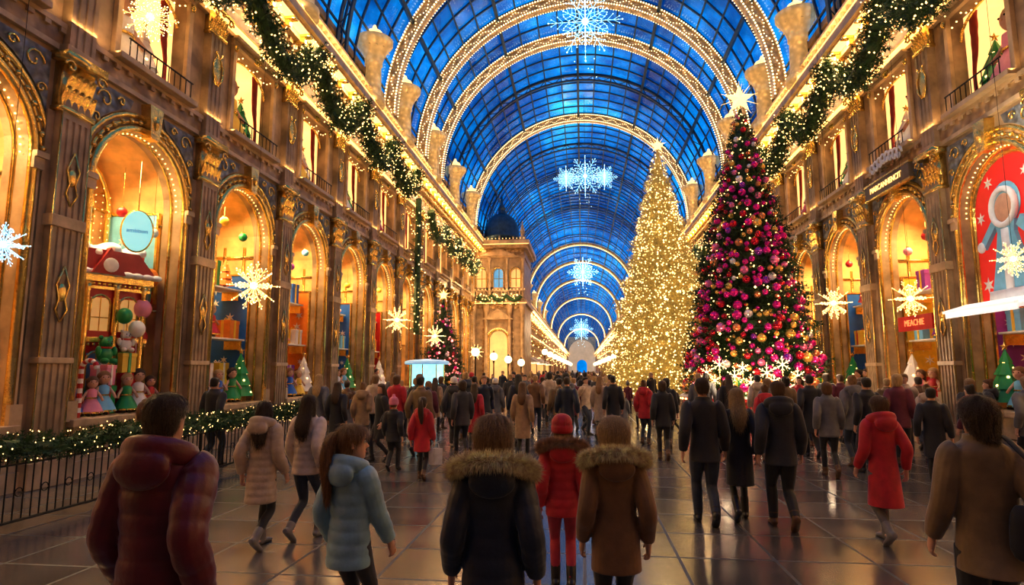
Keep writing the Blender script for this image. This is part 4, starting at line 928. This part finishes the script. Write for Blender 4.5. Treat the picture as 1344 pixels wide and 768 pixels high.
for xo,m_ in((-1.45,INTE),(0,BWN),(1.45,INTE)): q=MB(); q.bb(xo-.42,xo+.42,.5,.55,8.7,10.5); q.build('window_glass',m_,pv)
for x in(-2.05,-.98,.98,2.05):
    q=MB(); q.lathe([(.24,0),(.24,.4),(.17,.5),(.15,6.4),(.2,6.5),(.26,7.0),(.26,7.3)],12,(x,-.22,0)); q.build('column',STONE2,pv,True)
for x in(-2.07,-.73,.73,2.07):
    q=MB(); q.lathe([(.16,7.6),(.11,7.8),(.1,10.9),(.17,11.1),(.17,11.2)],10,(x,-.15,0)); q.build('column',STONE2,pv,True)
q=MB(); q.lathe([(1.5,12.6),(1.5,13.2),(1.6,13.25),(1.6,13.4),(1.5,13.5),(1.5,13.9),(1.38,14.5),(1.1,15.05),(.7,15.4),(.32,15.55),(.3,16.0),(.36,16.05),(.14,16.3),(.04,17.3)],24,(0,2.2,0),rf=lambda a,z:1+.025*abs(math.cos(a*6))); dm=q.build('dome',mat('dome_lead',(.04,.075,.11),.4,.4,.3,3,.2,10),pv,True)
q=MB()
for k in range(8):
    a=2*PI*k/8; q.tube([(1.56*math.cos(a),2.2+1.56*math.sin(a),12.6),(1.56*math.cos(a),2.2+1.56*math.sin(a),13.25)],.08,6)
for s in(-1,1): q.lathe([(.25,12.6),(.25,12.9),(.12,13.0),(.22,13.4),(.1,13.8),(.02,14.3)],10,(s*2.05,-.2,0))
q.build('drum_columns_and_urns',STONE2,pv)
q=MB(); q.bb(-W2-.48,W2+.48,-.72,-.68,12.22,12.27); q.bb(-W2-.25,W2+.25,-.37,-.33,7.32,7.37)
for i in range(23): a=PI*i/22; q.oct((.98*math.cos(a),-.12,4.3+.98*math.sin(a)),.05)
for k in range(16): q.oct((-2.2+k*.295,-.75,12.7),.05); q.oct((-2.2+k*.295,-.3,8.5),.045)
q.build('light_strip',WARM2,pv)
tag(pv,'ornate domed stone pavilion with arched blue window standing at left','pavilion')
garland([(BX0+.45+3.7*j/12,49.4,7.9-.35*abs(math.sin(j*PI/4))) for j in range(13)],.38,'lit evergreen garland across the front of the domed pavilion',40,.055,20)
lamp('pavilion_fill','POINT',(cx,47.0,4),230,(1,.64,.3),.08); lamp('pavilion_fill','POINT',(cx,46.5,8.4),340,(1,.64,.3),.08)  # added lamps floating before the facade to brighten it
# lamp posts
def streetlamp(x,y,h,lab,r=.28):
    o=empty('street_lamp',(x,y,0)); q=MB(); q.lathe([(.16,0),(.16,.15),(.08,.3),(.05,.5),(.04,h-.5),(.07,h-.35),(.1,h-.28)],10); q.build('post',IRON,o); q=MB(); q.sph((0,0,h),r,14,10); gb=q.build('globe',WARMW,o,True); q=MB(); q.lathe([(.12,h+.26),(.06,h+.33),(.02,h+.42)],8); q.build('finial',IRON,gb); tag(o,lab,'street lamp')
for i,(px,py,Y,lab) in enumerate(((624,462,40,'globe street lamp nearest the left shops'),(648,468,43,'globe street lamp left of the pavilion door'),(667,472,46,'globe street lamp before the pavilion door'),(684,476,47,'globe street lamp at right corner of the pavilion'))):
    p=onY(px,py,Y); streetlamp(p.x,p.y,p.z,lab)
for i in range(9):
    y=60+9*i*(1+i*.12)
    for sd in(-1,1): streetlamp(sd*4.2+(.6 if sd<0 else 0),y,3.6,f'{ORD[i]} added globe lamp of the far {"left" if sd<0 else "right"} row down the hall',.3+.03*i)  # far lamp rows added to carry the warm glow down the hall
for y in(75,120,190,300): lamp('far_fill','POINT',(0,y,7),800,(1,.72,.4),.15)  # added lamps without fixtures, brighten the far hall
# kiosk
g=Vector((-6.15,24.0,0)); o=empty('market_kiosk',g); q=MB(); q.lathe([(.8,0),(.8,.12),(.72,.15),(.72,.95),(.82,1.0),(.82,1.06)],8); q.build('counter',WHT,o)
q=MB(); q.lathe([(.66,1.06),(.66,2.1)],8); q.build('glass_case',mat('kiosk_case',(.3,.7,.8),.2,0,.35,5,0,emit=1.4,ecol=(.3,.8,1)),o)
for i in range(8):
    a=2*PI*i/8; q=MB(); q.tube([(.7*math.cos(a),.7*math.sin(a),1.06),(.7*math.cos(a),.7*math.sin(a),2.12)],.025,6); q.build('post',GOLD,o)
q=MB(); q.lathe([(.86,2.1),(.9,2.14),(.88,2.22),(.7,2.27),(.3,2.3),(.05,2.32)],16); q.build('roof',mat('icy_roof',(.6,.85,1),.5,0,.1,4,.2,20,emit=.4,ecol=(.2,.6,1)),o); tag(o,'octagonal glass kiosk glowing icy pale blue with flat roof','kiosk')
# far stalls
for i,(x,y) in enumerate(((-5.9,64),(-5.9,76),(-5.9,88),(6.5,60),(6.,72))):
    o=empty('market_stall',(x,y,0)); q=MB(); q.bb(-1.3,1.3,-.8,.8,0,1.0); q.build('counter',WOOD,o); q=MB(); q.prism([(-1.6,2.6),(1.6,2.6),(0,3.5)],-1,1); cp=q.build('canopy',WHT,o,)
    q=MB(); q.bb(-1.2,1.2,.6,.7,1.0,2.6); q.build('lit_back',INTE,o)
    for sx in(-1,1):
        q=MB(); q.tube([(sx*1.25,-.75,0),(sx*1.25,-.75,2.6)],.05,6); q.build('post',WOOD,o)
    q=MB(); [q.ico((-1.5+.2*k,-1.02,2.55),.07) for k in range(16)]; q.build('string_lights',WARMW,cp)
    tag(o,f'{ORD[i]} small lit market stall with white canopy far down the hall','stall')
# ---------------------------------------------------------------- shop window contents
def cm(n,c,r=.5,**k): return mat('toy_'+n,c,r,0,.1,6,.1,30,**k)
TR_=cm('red',(.55,.02,.02),.35); TG=cm('green',(.02,.3,.08),.35); TB=cm('blue',(.03,.16,.6),.35); TLB=cm('sky_blue',(.2,.55,.8)); TP=cm('pink',(.85,.3,.4)); TY=cm('yellow',(.9,.6,.06)); TW=cm('white',(.85,.83,.78)); TO=cm('orange',(.85,.25,.03)); TV=cm('purple',(.3,.05,.4)); TBR=cm('brown_plush',(.25,.11,.04),.9)
TC={'red':TR_,'green':TG,'blue':TB,'sky blue':TLB,'pink':TP,'yellow':TY,'white':TW,'orange':TO,'purple':TV}
def doll(loc,s,dress,hair,label,rz=0):
    o=empty('doll',loc,rz); q=MB()
    q.sph((0,0,.82),(.12,.12,.14),14,10); q.tube([(0,0,.72),(0,0,.6)],.045,8); q.sph((0,.12,.81),.02,6,5)
    for sx in(-1,1): q.tube([(sx*.09,0,.62),(sx*.19,.05,.48),(sx*.22,.12,.38)],[.04,.032,.03],7); q.tube([(sx*.06,0,.3),(sx*.06,0,.03)],[.05,.035],7)
    bo=q.build('body',SKIN,o,True)
    q=MB(); q.lathe([(.27,.08),(.25,.14),(.19,.28),(.11,.43),(.12,.55),(.11,.64),(.05,.68)],18,rf=lambda a,z:1+.06*math.cos(a*9)*(1 if z<.35 else 0)); dr_=q.build('dress',TC[dress],o,True)
    q=MB(); q.lathe([(.275,.075),(.275,.11),(.24,.12)],18); q.tube([(.125*math.cos(2*PI*k/12),.125*math.sin(2*PI*k/12),.45) for k in range(12)],.018,5,closed=True); q.build('trim_band',GOLD,dr_)
    q=MB(); q.sph((0,-.03,.86),(.145,.135,.14),14,10); q.sph((0,-.1,.72),(.12,.07,.16),10,8); q.build('hair',hair,o,True)
    q=MB()
    for sx in(-1,1): q.sph((sx*.05,.11,.85),.014,6,5,0); q.tube([(sx*.06,-.02,.04),(sx*.06,.1,.03)],[.045,.04],7,0)
    q.build('eyes_and_shoes',EYE,bo); o.scale=(s,s,s); tag(o,label,'doll'); return o
def gift(loc,d,c,rc,label,rz=0):
    o=empty('gift_box',loc,rz); x,y,z=d; q=MB(); q.bb(-x/2,x/2,-y/2,y/2,0,z*.82); q.build('box',TC[c],o,bevel=.008); q=MB(); q.bb(-x/2-.01,x/2+.01,-y/2-.01,y/2+.01,z*.8,z); q.build('lid',TC[c],o,bevel=.008)
    q=MB(); t=.09*x; q.bb(-t,t,-y/2-.015,y/2+.015,0,z+.005); q.bb(-x/2-.015,x/2+.015,-t,t,0,z+.005)
    for sx in(-1,1): q.tube([(0,0,z),(sx*.2*x,0,z+.16*x),(sx*.34*x,0,z+.08*x),(sx*.2*x,0,z+.02*x),(0,0,z)],.035*x,6)
    q.build('ribbon',TC[rc],o); tag(o,label,'gift box'); return o
def minitree(loc,s,c,label):
    o=empty('toy_tree',loc); q=MB()
    q.lathe([(.3,.12),(.2,.35),(.24,.35),(.14,.6),(.18,.6),(.08,.82),(.1,.82),(.01,1.05)],14,rf=lambda a,z:1+.08*math.cos(a*7)); fo=q.build('foliage',TC[c],o); q=MB(); q.lathe([(.05,0),(.05,.14)],8); q.build('trunk',WOOD,o)
    q=MB(); [q.ico((.27*(1-k/16)*math.cos(k*2.4),.27*(1-k/16)*math.sin(k*2.4),.2+k*.052),.028) for k in range(15)]; q.build('lights',WARM,fo); q=MB(); q.M=Matrix.Translation((0,0,1.1)); star5(q,.09,.03); q.build('star',GOLD,o); o.scale=(s,s,s); tag(o,label,'toy tree')
def teddy(loc,s,m,label,rz=0):
    o=empty('teddy_bear',loc,rz); q=MB(); q.sph((0,0,.22),(.18,.15,.2),12,10); q.sph((0,.02,.5),(.15,.14,.14),12,10); q.sph((0,.14,.47),(.06,.06,.05),8,6)
    for sx in(-1,1): q.sph((sx*.12,0,.62),.05,8,6); q.sph((sx*.2,.05,.3),(.06,.07,.12),8,6); q.sph((sx*.11,.15,.07),(.07,.13,.07),8,6)
    bo=q.build('body',m,o,True); q=MB(); [q.sph(c_,.018,6,5) for c_ in((-.05,.145,.53),(.05,.145,.53),(0,.2,.48))]; q.build('eyes_and_nose',EYE,bo); q=MB(); q.tube([(.11*math.cos(a),.11*math.sin(a),.38) for a in [k*PI/6 for k in range(12)]],.03,6,closed=True); q.build('scarf',TR_,o); o.scale=(s,s,s); tag(o,label,'teddy bear')
def cane(loc,s,label,rz=0):
    o=empty('candy_cane',loc,rz); pts=[(0,0,.08*k) for k in range(11)]+[(.14-.14*math.cos(a),0,.8+.14*math.sin(a)) for a in [PI*k/8 for k in range(1,9)]]; q=MB()
    for i,(a,b) in enumerate(zip(pts,pts[1:])): q.tube([a,b],.04,8,i%2)
    q.build('cane',[TR_,TW],o); o.scale=(s,s,s); tag(o,label,'candy cane')
def ball(loc,r,c,label):
    o=empty('balloon',loc); q=MB(); q.sph((0,0,0),(r,r,r*1.12),16,12); q.build('envelope',TC[c],o,True); q=MB(); q.lathe([(.02,-r*1.2),(.01,-r*1.1)],6); q.tube([(0,0,-r*1.15),(.02,0,-r*1.15-.4)],.006,4); q.build('knot',TW,o); tag(o,label,'balloon')
def hangball(loc,r,m,label,top=6.3):
    o=empty('hanging_bauble',loc); q=MB(); q.sph((0,0,0),r,16,12); q.build('ball',m,o,True); q=MB(); q.lathe([(.05,r*.95),(.05,r*1.12),(.02,r*1.15)],8); q.build('cap',GOLD,o); q=MB(); q.tube([(0,0,r),(0,0,top-loc[2])],.006,4); q.build('thread',GOLD,o); tag(o,label,'bauble')
def WL(sd,yc,al,dp,z): return Vector((sd*9-sd*dp,yc+al,z))
Z=SILL+.03; RZL=-PI/2
yc=11.3
o=empty('toy_house',WL(-1,yc,.2,-1.1,Z),RZL-.4)
q=MB(); q.bb(-.9,.9,-.35,.35,0,2.7); tw_=q.build('walls',TR_,o)
q=MB(); q.bb(-1.0,1.0,-.42,.47,2.65,2.8); q.bb(-1.0,1.0,-.42,.47,.0,.15); q.bb(-.95,.95,-.4,.43,1.42,1.52); q.bb(-.95,.95,-.4,.43,2.5,2.56)
for k in range(19): q.sph((-.9+.1*k,.46,2.6),.035,6,5); q.sph((-.9+.1*k,.44,1.37),.03,6,5)
for x in(-.55,0,.55):
    for z0,h in((.3,.75),(1.65,.55)):
        pts=[(x-.19,.37,z0),(x-.19,.37,z0+h)]+[(x-.19*math.cos(PI*i/6),.37,z0+h+.19*math.sin(PI*i/6)) for i in range(1,6)]+[(x+.19,.37,z0+h),(x+.19,.37,z0)]; q.tube(pts,.025,6)
        q.tube([(x,.375,z0),(x,.375,z0+h+.15)],.012,4); q.tube([(x-.18,.375,z0+h*.5),(x+.18,.375,z0+h*.5)],.012,4)
q.build('cornice',GOLD,o)
for x in(-.83,-.28,.28,.83):
    q=MB(); q.lathe([(.09,.15),(.06,.25),(.055,2.45),(.1,2.65)],10,(x,.4,0)); q.build('column',GOLD,o,True)
q=MB(); q.prism([(-1.05,2.8),(1.05,2.8),(.62,3.3),(-.62,3.3)],-.45,.52); q.prism([(-.32,2.8),(.32,2.8),(0,3.35)],.45,.62); rf_=q.build('roof',cm('roof_red',(.35,.03,.03)),o)
q=MB()
for k in range(9): q.sph((-.72+k*.18,.05+.1*math.sin(k*3),3.3+.07*math.cos(k*2)),(.2,.46,.17),10,8)
for k in range(11): q.sph((-1.03+k*.206,.5,2.84),(.13,.1,.07),8,6)
mkobj('snow',remesh(q,.03,3),[SNOW],rf_)
WY=cm('toy_pane',(.85,.5,.15),.3,emit=.25,ecol=(1,.6,.2)); WB=cm('toy_pane_blue',(.15,.3,.5),.3)
for x in(-.55,0,.55):
    for z0,h,m_ in((.3,.9,WB),(1.65,.68,WY)):
        q=MB(); q.bb(x-.18,x+.18,.35,.365,z0,z0+h); q.build('window',m_,tw_)
q=MB(); q.M=Matrix.Translation((0,.66,2.98)); q.sph((0,0,0),(.15,.03,.15),16,8); q.M=None; q.build('clock_face',TW,rf_)
tag(o,'red and gold toy house with snowy roof in the nearest left shop window','toy house')
o=empty('hanging_sign',WL(-1,yc,.15,-.15,4.75)); SM=Matrix.Rotation(.72,4,'Z'); n=28
q=MB(); q.M=SM@Matrix.Diagonal((.27,1,.42,1)); q.prism([(math.cos(2*PI*i/n),math.sin(2*PI*i/n)) for i in range(n)],-.04,.04); sp_=q.build('panel',mat('sign_cyan',(.3,.75,.78),.4,0,.2,3,0,emit=.65,ecol=(.4,.9,.92)),o)
q=MB(); q.M=SM; q.tube([(.28*math.cos(2*PI*i/n),0,.43*math.sin(2*PI*i/n)) for i in range(n)],.025,6,closed=True); q.tube([(0,0,.43),(0,0,1.5)],.012,5); q.build('frame',GOLD,o)
def text(body,size,parent,M,m,name='lettering'):
    cu=bpy.data.curves.new('txt','FONT'); cu.body=body; cu.size=size; cu.extrude=.006; cu.align_x='CENTER'; cu.align_y='CENTER'; t=bpy.data.objects.new('txt',cu); COL.objects.link(t)
    dg=bpy.context.evaluated_depsgraph_get(); me=bpy.data.meshes.new_from_object(t.evaluated_get(dg)); bpy.data.objects.remove(t)
    me.transform(M); me.materials.clear(); me.materials.append(m); o_=bpy.data.objects.new(name,me); COL.objects.link(o_); o_.parent=parent; return o_
TXR=Matrix.Rotation(PI/2,4,'X')
text('ambbon',.12,sp_,SM@Matrix.Translation((0,-.05,0))@TXR,TB)
tag(o,'glowing cyan oval sign hanging in the nearest left shop window','sign')
dl=[('blue',-.95,-.35,.8),('pink',-.62,-.2,.75),('sky blue',-.28,-.25,.85),('green',.3,-.22,.8),('white',.72,-.3,.9),('red',1.02,-.25,.75)]
for i,(c,a,d,s) in enumerate(dl): doll(WL(-1,yc,a,d,Z),s,c,[HBL,HBR,HGI,HBL,HDB,HBR][i],f'doll in {c} dress standing at the front of the nearest left shop window',RZL-.6)
gift(WL(-1,yc,-.05,-.5,Z),(.36,.36,.55),'green','red','green gift box with red ribbon before the toy house',RZL); gift(WL(-1,yc,-.03,-.5,Z+.56),(.32,.32,.4),'pink','white','pink gift box stacked on the green one before the toy house',RZL+.2)
gift(WL(-1,yc,.5,-.52,Z),(.36,.36,.8),'red','yellow','red gift box with yellow ribbon before the toy house',RZL); gift(WL(-1,yc,.5,-.5,Z+.81),(.32,.32,.4),'yellow','green','yellow gift box stacked on the red one before the toy house',RZL-.2)
gift(WL(-1,yc,-.85,-.7,Z),(.42,.42,.8),'orange','white','orange gift box at the left of the toy house',RZL)
teddy(WL(-1,yc,-.85,-.7,Z+.82),.8,TBR,'brown teddy bear on the orange gift box',RZL-.3); teddy(WL(-1,yc,-.03,-.5,Z+.98),.85,TG,'green teddy bear on top of the pink gift box',RZL-.2)
teddy(WL(-1,yc,.5,-.5,Z+1.23),.7,TW,'white teddy bear on the yellow gift box before the toy house',RZL-.4)
minitree(WL(-1,yc,.95,-.85,Z),1.3,'green','green toy tree at the right of the toy house'); minitree(WL(-1,yc,-.85,-1.45,Z),1.7,'white','white toy tree at the left of the toy house')
ball(WL(-1,yc,.85,-.45,3.2),.19,'pink','pink balloon at right of the toy house'); ball(WL(-1,yc,.62,-.35,2.75),.16,'white','white balloon below the pink one by the toy house'); ball(WL(-1,yc,1.05,-.6,2.6),.15,'red','red balloon by the right jamb of nearest left window'); ball(WL(-1,yc,1.05,-.5,3.9),.2,'orange','orange balloon high by the right jamb of nearest left window')
ball(WL(-1,yc,.3,-.4,3.0),.15,'green','green balloon at middle height before the toy house'); ball(WL(-1,yc,.75,-.6,4.3),.16,'red','red balloon highest by the right jamb of nearest left window')
cane(WL(-1,yc,-1.0,-.12,Z),1.1,'striped candy cane at the left jamb of nearest left window',PI/2+RZL)
for j,(a,d,z,c) in enumerate(((-.7,-.6,4.6,'sky blue'),(.6,-.9,5.3,'red'),(-.2,-1.2,5.6,'yellow'),(.95,-.4,4.9,'white'))): hangball(WL(-1,yc,a,d,z),.11,TC[c],f'{c} bauble hanging from the ceiling of the nearest left shop window')
cols=list(TC)
def panel(loc,rz,w_,h,c,label,seed):
    o=empty('star_poster',loc,rz); q=MB(); q.bb(-w_/2,w_/2,-.03,.03,0,h); bd=q.build('board',TC[c],o); q=MB()
    for s in(-1,1): q.bb(s*w_/2,s*(w_/2+.05),-.05,.05,0,h)
    q.bb(-w_/2-.05,w_/2+.05,-.05,.05,h,h+.05); q.bb(-w_/2-.05,w_/2+.05,-.05,.05,-.05,0); q.build('frame',GOLD,o)
    q=MB(); rr=random.Random(seed)
    for k in range(6):
        q.M=Matrix.Translation((rr.uniform(-.33,.33)*w_,.045,h*(.1+.15*k))); star5(q,.1+.08*rr.random(),.02,6,.35)
    q.M=None; q.build('star_motifs',TW if c!='white' else TR_,bd); tag(o,label,'poster')
def shelf(sd,yc,dp,z,label):
    o=empty('display_shelf',WL(sd,yc,0,dp,z),sd*PI/2); q=MB(); q.bb(-1.25,1.25,-.3,.3,-.05,0); q.build('board',TW,o,bevel=.01)
    for x in(-1.15,1.15): q=MB(); q.bb(x-.03,x+.03,-.25,.25,-.3,-.05); q.build('bracket',GOLD,o)
    tag(o,label,'shelf')
panel(WL(-1,yc,1.34,-1.2,3.4),PI,1.2,2.0,'sky blue','sky blue star poster on the side wall of the nearest left shop window',4)
wl=[(-1,15.2,'second left shop window',0),(-1,19.1,'third left shop window',1),(-1,23.0,'fourth left shop window',2),(-1,26.9,'fifth left shop window',3),(1,14.0,'nearest right shop window',4),(1,17.9,'second right shop window',5),(1,21.8,'third right shop window',6)]
rw=random.Random(3)
sidec=['blue','orange','blue','red','purple','yellow','blue']
for sd,yc,nm,ix in wl:
    rz=sd*PI/2; c0=[rw.choice(cols) for _ in range(16)]; c0[:3]=rw.sample(cols,3); c0[3:6]=rw.sample(cols,3); c0[9:12]=rw.sample(cols,3); bc_=['green','orange','blue','red','white','yellow','red'][ix]
    panel(WL(sd,yc,0,-1.85,1.5),rz,1.3,1.0,bc_,f'framed {bc_} star poster on the back wall of the {nm}',ix+10)
    panel(WL(sd,yc,1.34,-1.15,1.9),PI,1.2,2.7,sidec[ix],f'tall {sidec[ix]} star poster on the far side wall of the {nm}',ix+30)
    shelf(sd,yc,-.85,2.75,f'white lower shelf across the {nm}'); shelf(sd,yc,-1.0,4.15,f'white upper shelf across the {nm}')
    for j in range(3): doll(WL(sd,yc,-.85+.62*j,-.35,Z),.85+.1*rw.random(),c0[j],rw.choice([HBL,HBR,HDB,HGI]),f'doll in {c0[j]} dress standing on the sill of the {nm}',rz+.5*sd)
    for j in range(3): gift(WL(sd,yc,-.7+.7*j,-1.0,Z),(.42,.42,.5+.6*rw.random()),c0[3+j],'white' if c0[3+j]!='white' else 'red',f'{c0[3+j]} gift box behind the dolls in the {nm}',rz+rw.uniform(-.2,.2))
    teddy(WL(sd,yc,-.8,-.8,2.75),1.0,TBR,f'brown teddy bear sitting on the lower shelf of the {nm}',rz); doll(WL(sd,yc,0,-.8,2.75),.9,c0[6],HBL,f'doll in {c0[6]} dress on the lower shelf of the {nm}',rz); gift(WL(sd,yc,.75,-.8,2.75),(.45,.45,.5),c0[7],'yellow' if c0[7]!='yellow' else 'red',f'{c0[7]} gift box on the lower shelf of the {nm}',rz)
    for j in range(3):
        if (j+ix)%2: gift(WL(sd,yc,-.75+.75*j,-.95,4.15),(.4,.4,.45+.3*rw.random()),c0[9+j],'yellow' if c0[9+j]!='yellow' else 'red',f'{c0[9+j]} gift box on the upper shelf of the {nm}',rz+rw.uniform(-.3,.3))
        else: minitree(WL(sd,yc,-.75+.75*j,-.95,4.15),.8,c0[9+j],f'{c0[9+j]} toy tree on the upper shelf of the {nm}')
    minitree(WL(sd,yc,.88,-.42,Z),1.25,'green' if ix%2==0 else 'white',f'toy tree at the side of the sill in the {nm}')
    for j in range(3):
        c=rw.choice(cols); hangball(WL(sd,yc,-.7+.7*j,-.45-.15*(j%2),5.3+.3*((j*2+ix)%3)),.12,TC[c],f'{c} bauble hanging {["nearest","in the middle","farthest"][j]} under the arch of the {nm}')
for sd,cs,nm in((-1,CL,'left'),(1,CR,'right')):
    k=0
    for yc in cs:
        if 9<yc<28:
            c=rw.choice(cols); doll(WL(sd,yc,-.3,-.5,UZ0),1.9,c,HBL,f'large doll in {c} dress in the {ORD[k]} upper window on the {nm}',sd*PI/2); c2=rw.choice(cols); minitree(WL(sd,yc,.45,-.6,UZ0),1.4,'green' if k%2 else 'white',f'toy tree in the {ORD[k]} upper window on the {nm}'); k+=1
o=empty('billboard',WL(1,14.0,-.0,-.3,3.35),PI/2); q=MB(); n=16
poly=[(-1.2,0),(1.2,0)]+[(1.2*math.cos(PI*i/n),2.1+1.15*math.sin(PI*i/n)) for i in range(n+1)]; q.prism(poly,-.04,.04); bd=q.build('board',mat('red_board',(.65,.02,.02),.4,0,.1,2,0,emit=.35,ecol=(.9,.03,.02)),o)
q=MB()
for x,z,r in((-.85,.5,.2),(.9,.45,.2),(.95,2.0,.16),(-.9,1.7,.18),(-.55,2.7,.14),(.6,2.75,.16)): q.M=Matrix.Translation((x,.06,z)); star5(q,r,.03,6,.4)
q.M=None; q.build('white_stars',TW,bd)
q=MB(); q.prism([(-.62,.1),(.72,.1),(.5,.9),(.36,1.55),(.42,1.75),(-.2,1.75),(-.16,1.5),(-.36,.9)],.04,.12); q.prism([(-.25,1.6),(-.75,1.15),(-.85,1.3),(-.4,1.8)],.04,.13); q.prism([(.4,1.7),(.85,1.25),(.92,1.42),(.5,1.85)],.04,.13); q.sph((.1,.06,2.15),(.46,.06,.5),20,12); rb_=q.build('robe',TLB,bd)
q=MB(); q.prism([(-.68,.08),(.78,.08),(.74,.28),(-.64,.28)],.05,.15); q.prism([(-.02,.28),(.2,.28),(.2,1.6),(-.0,1.6)],.05,.15); q.sph((-.82,.12,1.2),(.13,.05,.13),10,6); q.sph((.92,.12,1.32),(.13,.05,.13),10,6)
q.tube([(.1+.37*math.cos(2*PI*i/20),.12,2.08+.4*math.sin(2*PI*i/20)) for i in range(20)],.07,6,closed=True); q.build('fur_edges',SNOW,rb_,True)
q=MB(); q.sph((.1,.1,2.06),(.3,.06,.33),18,10); q.build('face',SKIN,bd,True)
q=MB(); q.tube([(x,.05,z) for x,z in poly],.05,6,closed=True); q.build('frame',GOLD,o); tag(o,'tall arched red panel with blue robed winter figure in nearest right shop window','billboard')
lamp('billboard_fill','POINT',(7.9,13.0,6.4),90,(1,.85,.6),.25)  # added lamp without a fixture, brightens the panel and its window
AWG=mat('awning_glow',(.9,.9,.88),.5,0,.05,4,.1,20,emit=.7,ecol=(1,.95,.85))
o=empty('awning',WL(1,14.0,0,.05,3.2),PI/2); q=MB(); q.prism([(-1.2,0),(1.2,0),(1.2,.06),(-1.2,.06)],-.1,.5); q.M=Matrix.Rotation(-.3,4,'X'); q.bb(-1.2,1.2,0,.56,.15,.2); q.M=None; cp=q.build('canopy',AWG,o)
q=MB(); 
for k in range(10): q.M=Matrix.Translation((-1.08+.24*k,.52,-.05)); q.box((0,0,0),(.21,.03,.16))
q.M=None; q.build('valance',AWG,cp); tag(o,'glowing white shop awning under the tall red panel at right','awning')
o=empty('shop_sign',WL(1,17.9,0,.3,7.15),PI/2); q=MB(); q.bb(-1.25,1.25,-.06,.06,-.2,.2); bd=q.build('board',STONED,o,bevel=.01); q=MB(); q.bb(-1.3,1.3,-.07,.07,.2,.25); q.bb(-1.3,1.3,-.07,.07,-.25,-.2); q.build('frame',GOLD,o)
text('MARCANHENCIT',.23,bd,Matrix.Rotation(PI,4,'Z')@Matrix.Translation((0,-.075,0))@TXR,WARM2); tag(o,'dark sign board with glowing letters above the second right shop arch','sign')
o=empty('shop_sign',WL(1,17.9,-.35,.02,3.15),PI/2); q=MB(); q.bb(-.85,.85,-.05,.05,-.2,.2); bd=q.build('board',TR_,o); text('MEACHIE',.24,bd,Matrix.Rotation(PI,4,'Z')@Matrix.Translation((0,-.06,0))@TXR,mat('sign_red',(1,.3,.1),.4,0,0,3,0,emit=1.0,ecol=(1,.3,.1),samp=False)); tag(o,'red shop sign with glowing letters across the second right arch','sign')
o=empty('balcony_ornament',WL(1,17.9,0,.32,7.55),PI/2); q=MB()
for s in(-1,1):
    for j in range(4):
        pts=[(s*(.1+j*.22+.16*(1-i/18)*math.cos(i*.45)),0,.22+.12*j*(-.3)+.22*(1-i/18)*math.sin(i*.45)+.1) for i in range(16)]; q.tube(pts,.035,6)
q.build('scrolls',SNOW,o,True); tag(o,'white snowy scrollwork ornament above the dark sign board','ornament')
# ---------------------------------------------------------------- tree base
o=empty('tree_platform',RTL); q=MB(); q.lathe([(2.5,0),(2.5,.1),(2.35,.15),(2.35,.85),(2.5,.9),(2.5,.98),(.3,.98)],32); dr=q.build('drum',TR_,o); q=MB(); q.lathe([(2.52,.98),(2.35,1.06),(1.5,1.15),(.3,1.2)],32,rf=lambda a,z:1+.015*math.sin(a*14)); q.build('snow',SNOW,o,True); q=MB(); [q.ico((2.53*math.cos(k*2*PI/60),2.53*math.sin(k*2*PI/60),.93),.04) for k in range(60)]; q.build('string_lights',WARM,dr); tag(o,'round red platform with snow under the bauble covered tree','platform')
ba=math.atan2(-22,-5.85)
for i in range(13):
    a=ba+(-1.3+2.6*i/12); r=2.05 if i%2 else 1.8; c=['white','red','yellow','sky blue','pink','green'][i%6]; s=.3+.1*(i%3)
    gift((RTL.x+r*math.cos(a),RTL.y+r*math.sin(a),1.07),(s,s,s*(.8+.3*(i%2))),c,'yellow' if c!='yellow' else 'red',f'{c} gift box, {["leftmost","second","third","fourth","fifth","sixth","seventh","eighth","ninth","tenth","eleventh","twelfth","rightmost"][i]} in the ring under the bauble tree',a)
ON=['leftmost','second','third','fourth','fifth','sixth','seventh','eighth','ninth','tenth','eleventh','twelfth','thirteenth','rightmost']
SGL=mat('stake_glow',(1,.78,.5),.3,.2,.05,3,0,emit=1.5,ecol=(1,.68,.34),samp=False)
for i in range(14):
    a=ba+(-.7+1.25*i/13); hh_=[.2,.6,.35,.85,.15,.5,.75,.3][i%8]; r_=.24 if i%2 else .17
    o=empty('snowflake_stake',(RTL.x+(2.34+.1*(i%2))*math.cos(a),RTL.y+(2.34+.1*(i%2))*math.sin(a),1.05),a+PI/2); q=MB(); q.tube([(0,0,0),(0,0,hh_)],.015,6); q.build('stem',GOLD,o)
    q,bq=MB(),MB()
    for j in range(6):
        b_=PI*j/3+PI/2; d=Vector((math.cos(b_),0,math.sin(b_))); s=Vector((-math.sin(b_),0,math.cos(b_))); q.tube([d*.02,d*r_],[.018,.01],5); bq.oct(d*r_,.024)
        for sg in(-1,1): q.tube([d*r_*.5,d*r_*.75+s*sg*r_*.25],[.012,.007],4)
    bq.ico((0,0,0),.05)
    for mb_ in(q,bq): mb_.v=[(v[0],v[1],v[2]+hh_+.15) for v in mb_.v]
    fa=q.build('flake_arms',SGL,o); bq.build('bulbs',WARMW,fa)
    tag(o,f'glowing snowflake stake, {ON[i]} of the cluster under the bauble tree','snowflake')
for x,y,z in((4.2,18.7,1.9),(5.4,18.4,1.9),(7.0,18.9,2.2)): lamp('tree_fill','POINT',(x,y,z),70,(1,.76,.48),.2)  # added lamps floating before the bauble tree for glow at its base
for x,y,z in((2.6,29.0,3),(5.2,28.8,6),(3.6,30.4,9.5),(3,28.8,1.2)): lamp('tree_fill','POINT',(x,y,z),120,(1,.68,.3),.15)  # added lamps floating before the golden tree, stand in for bulb light
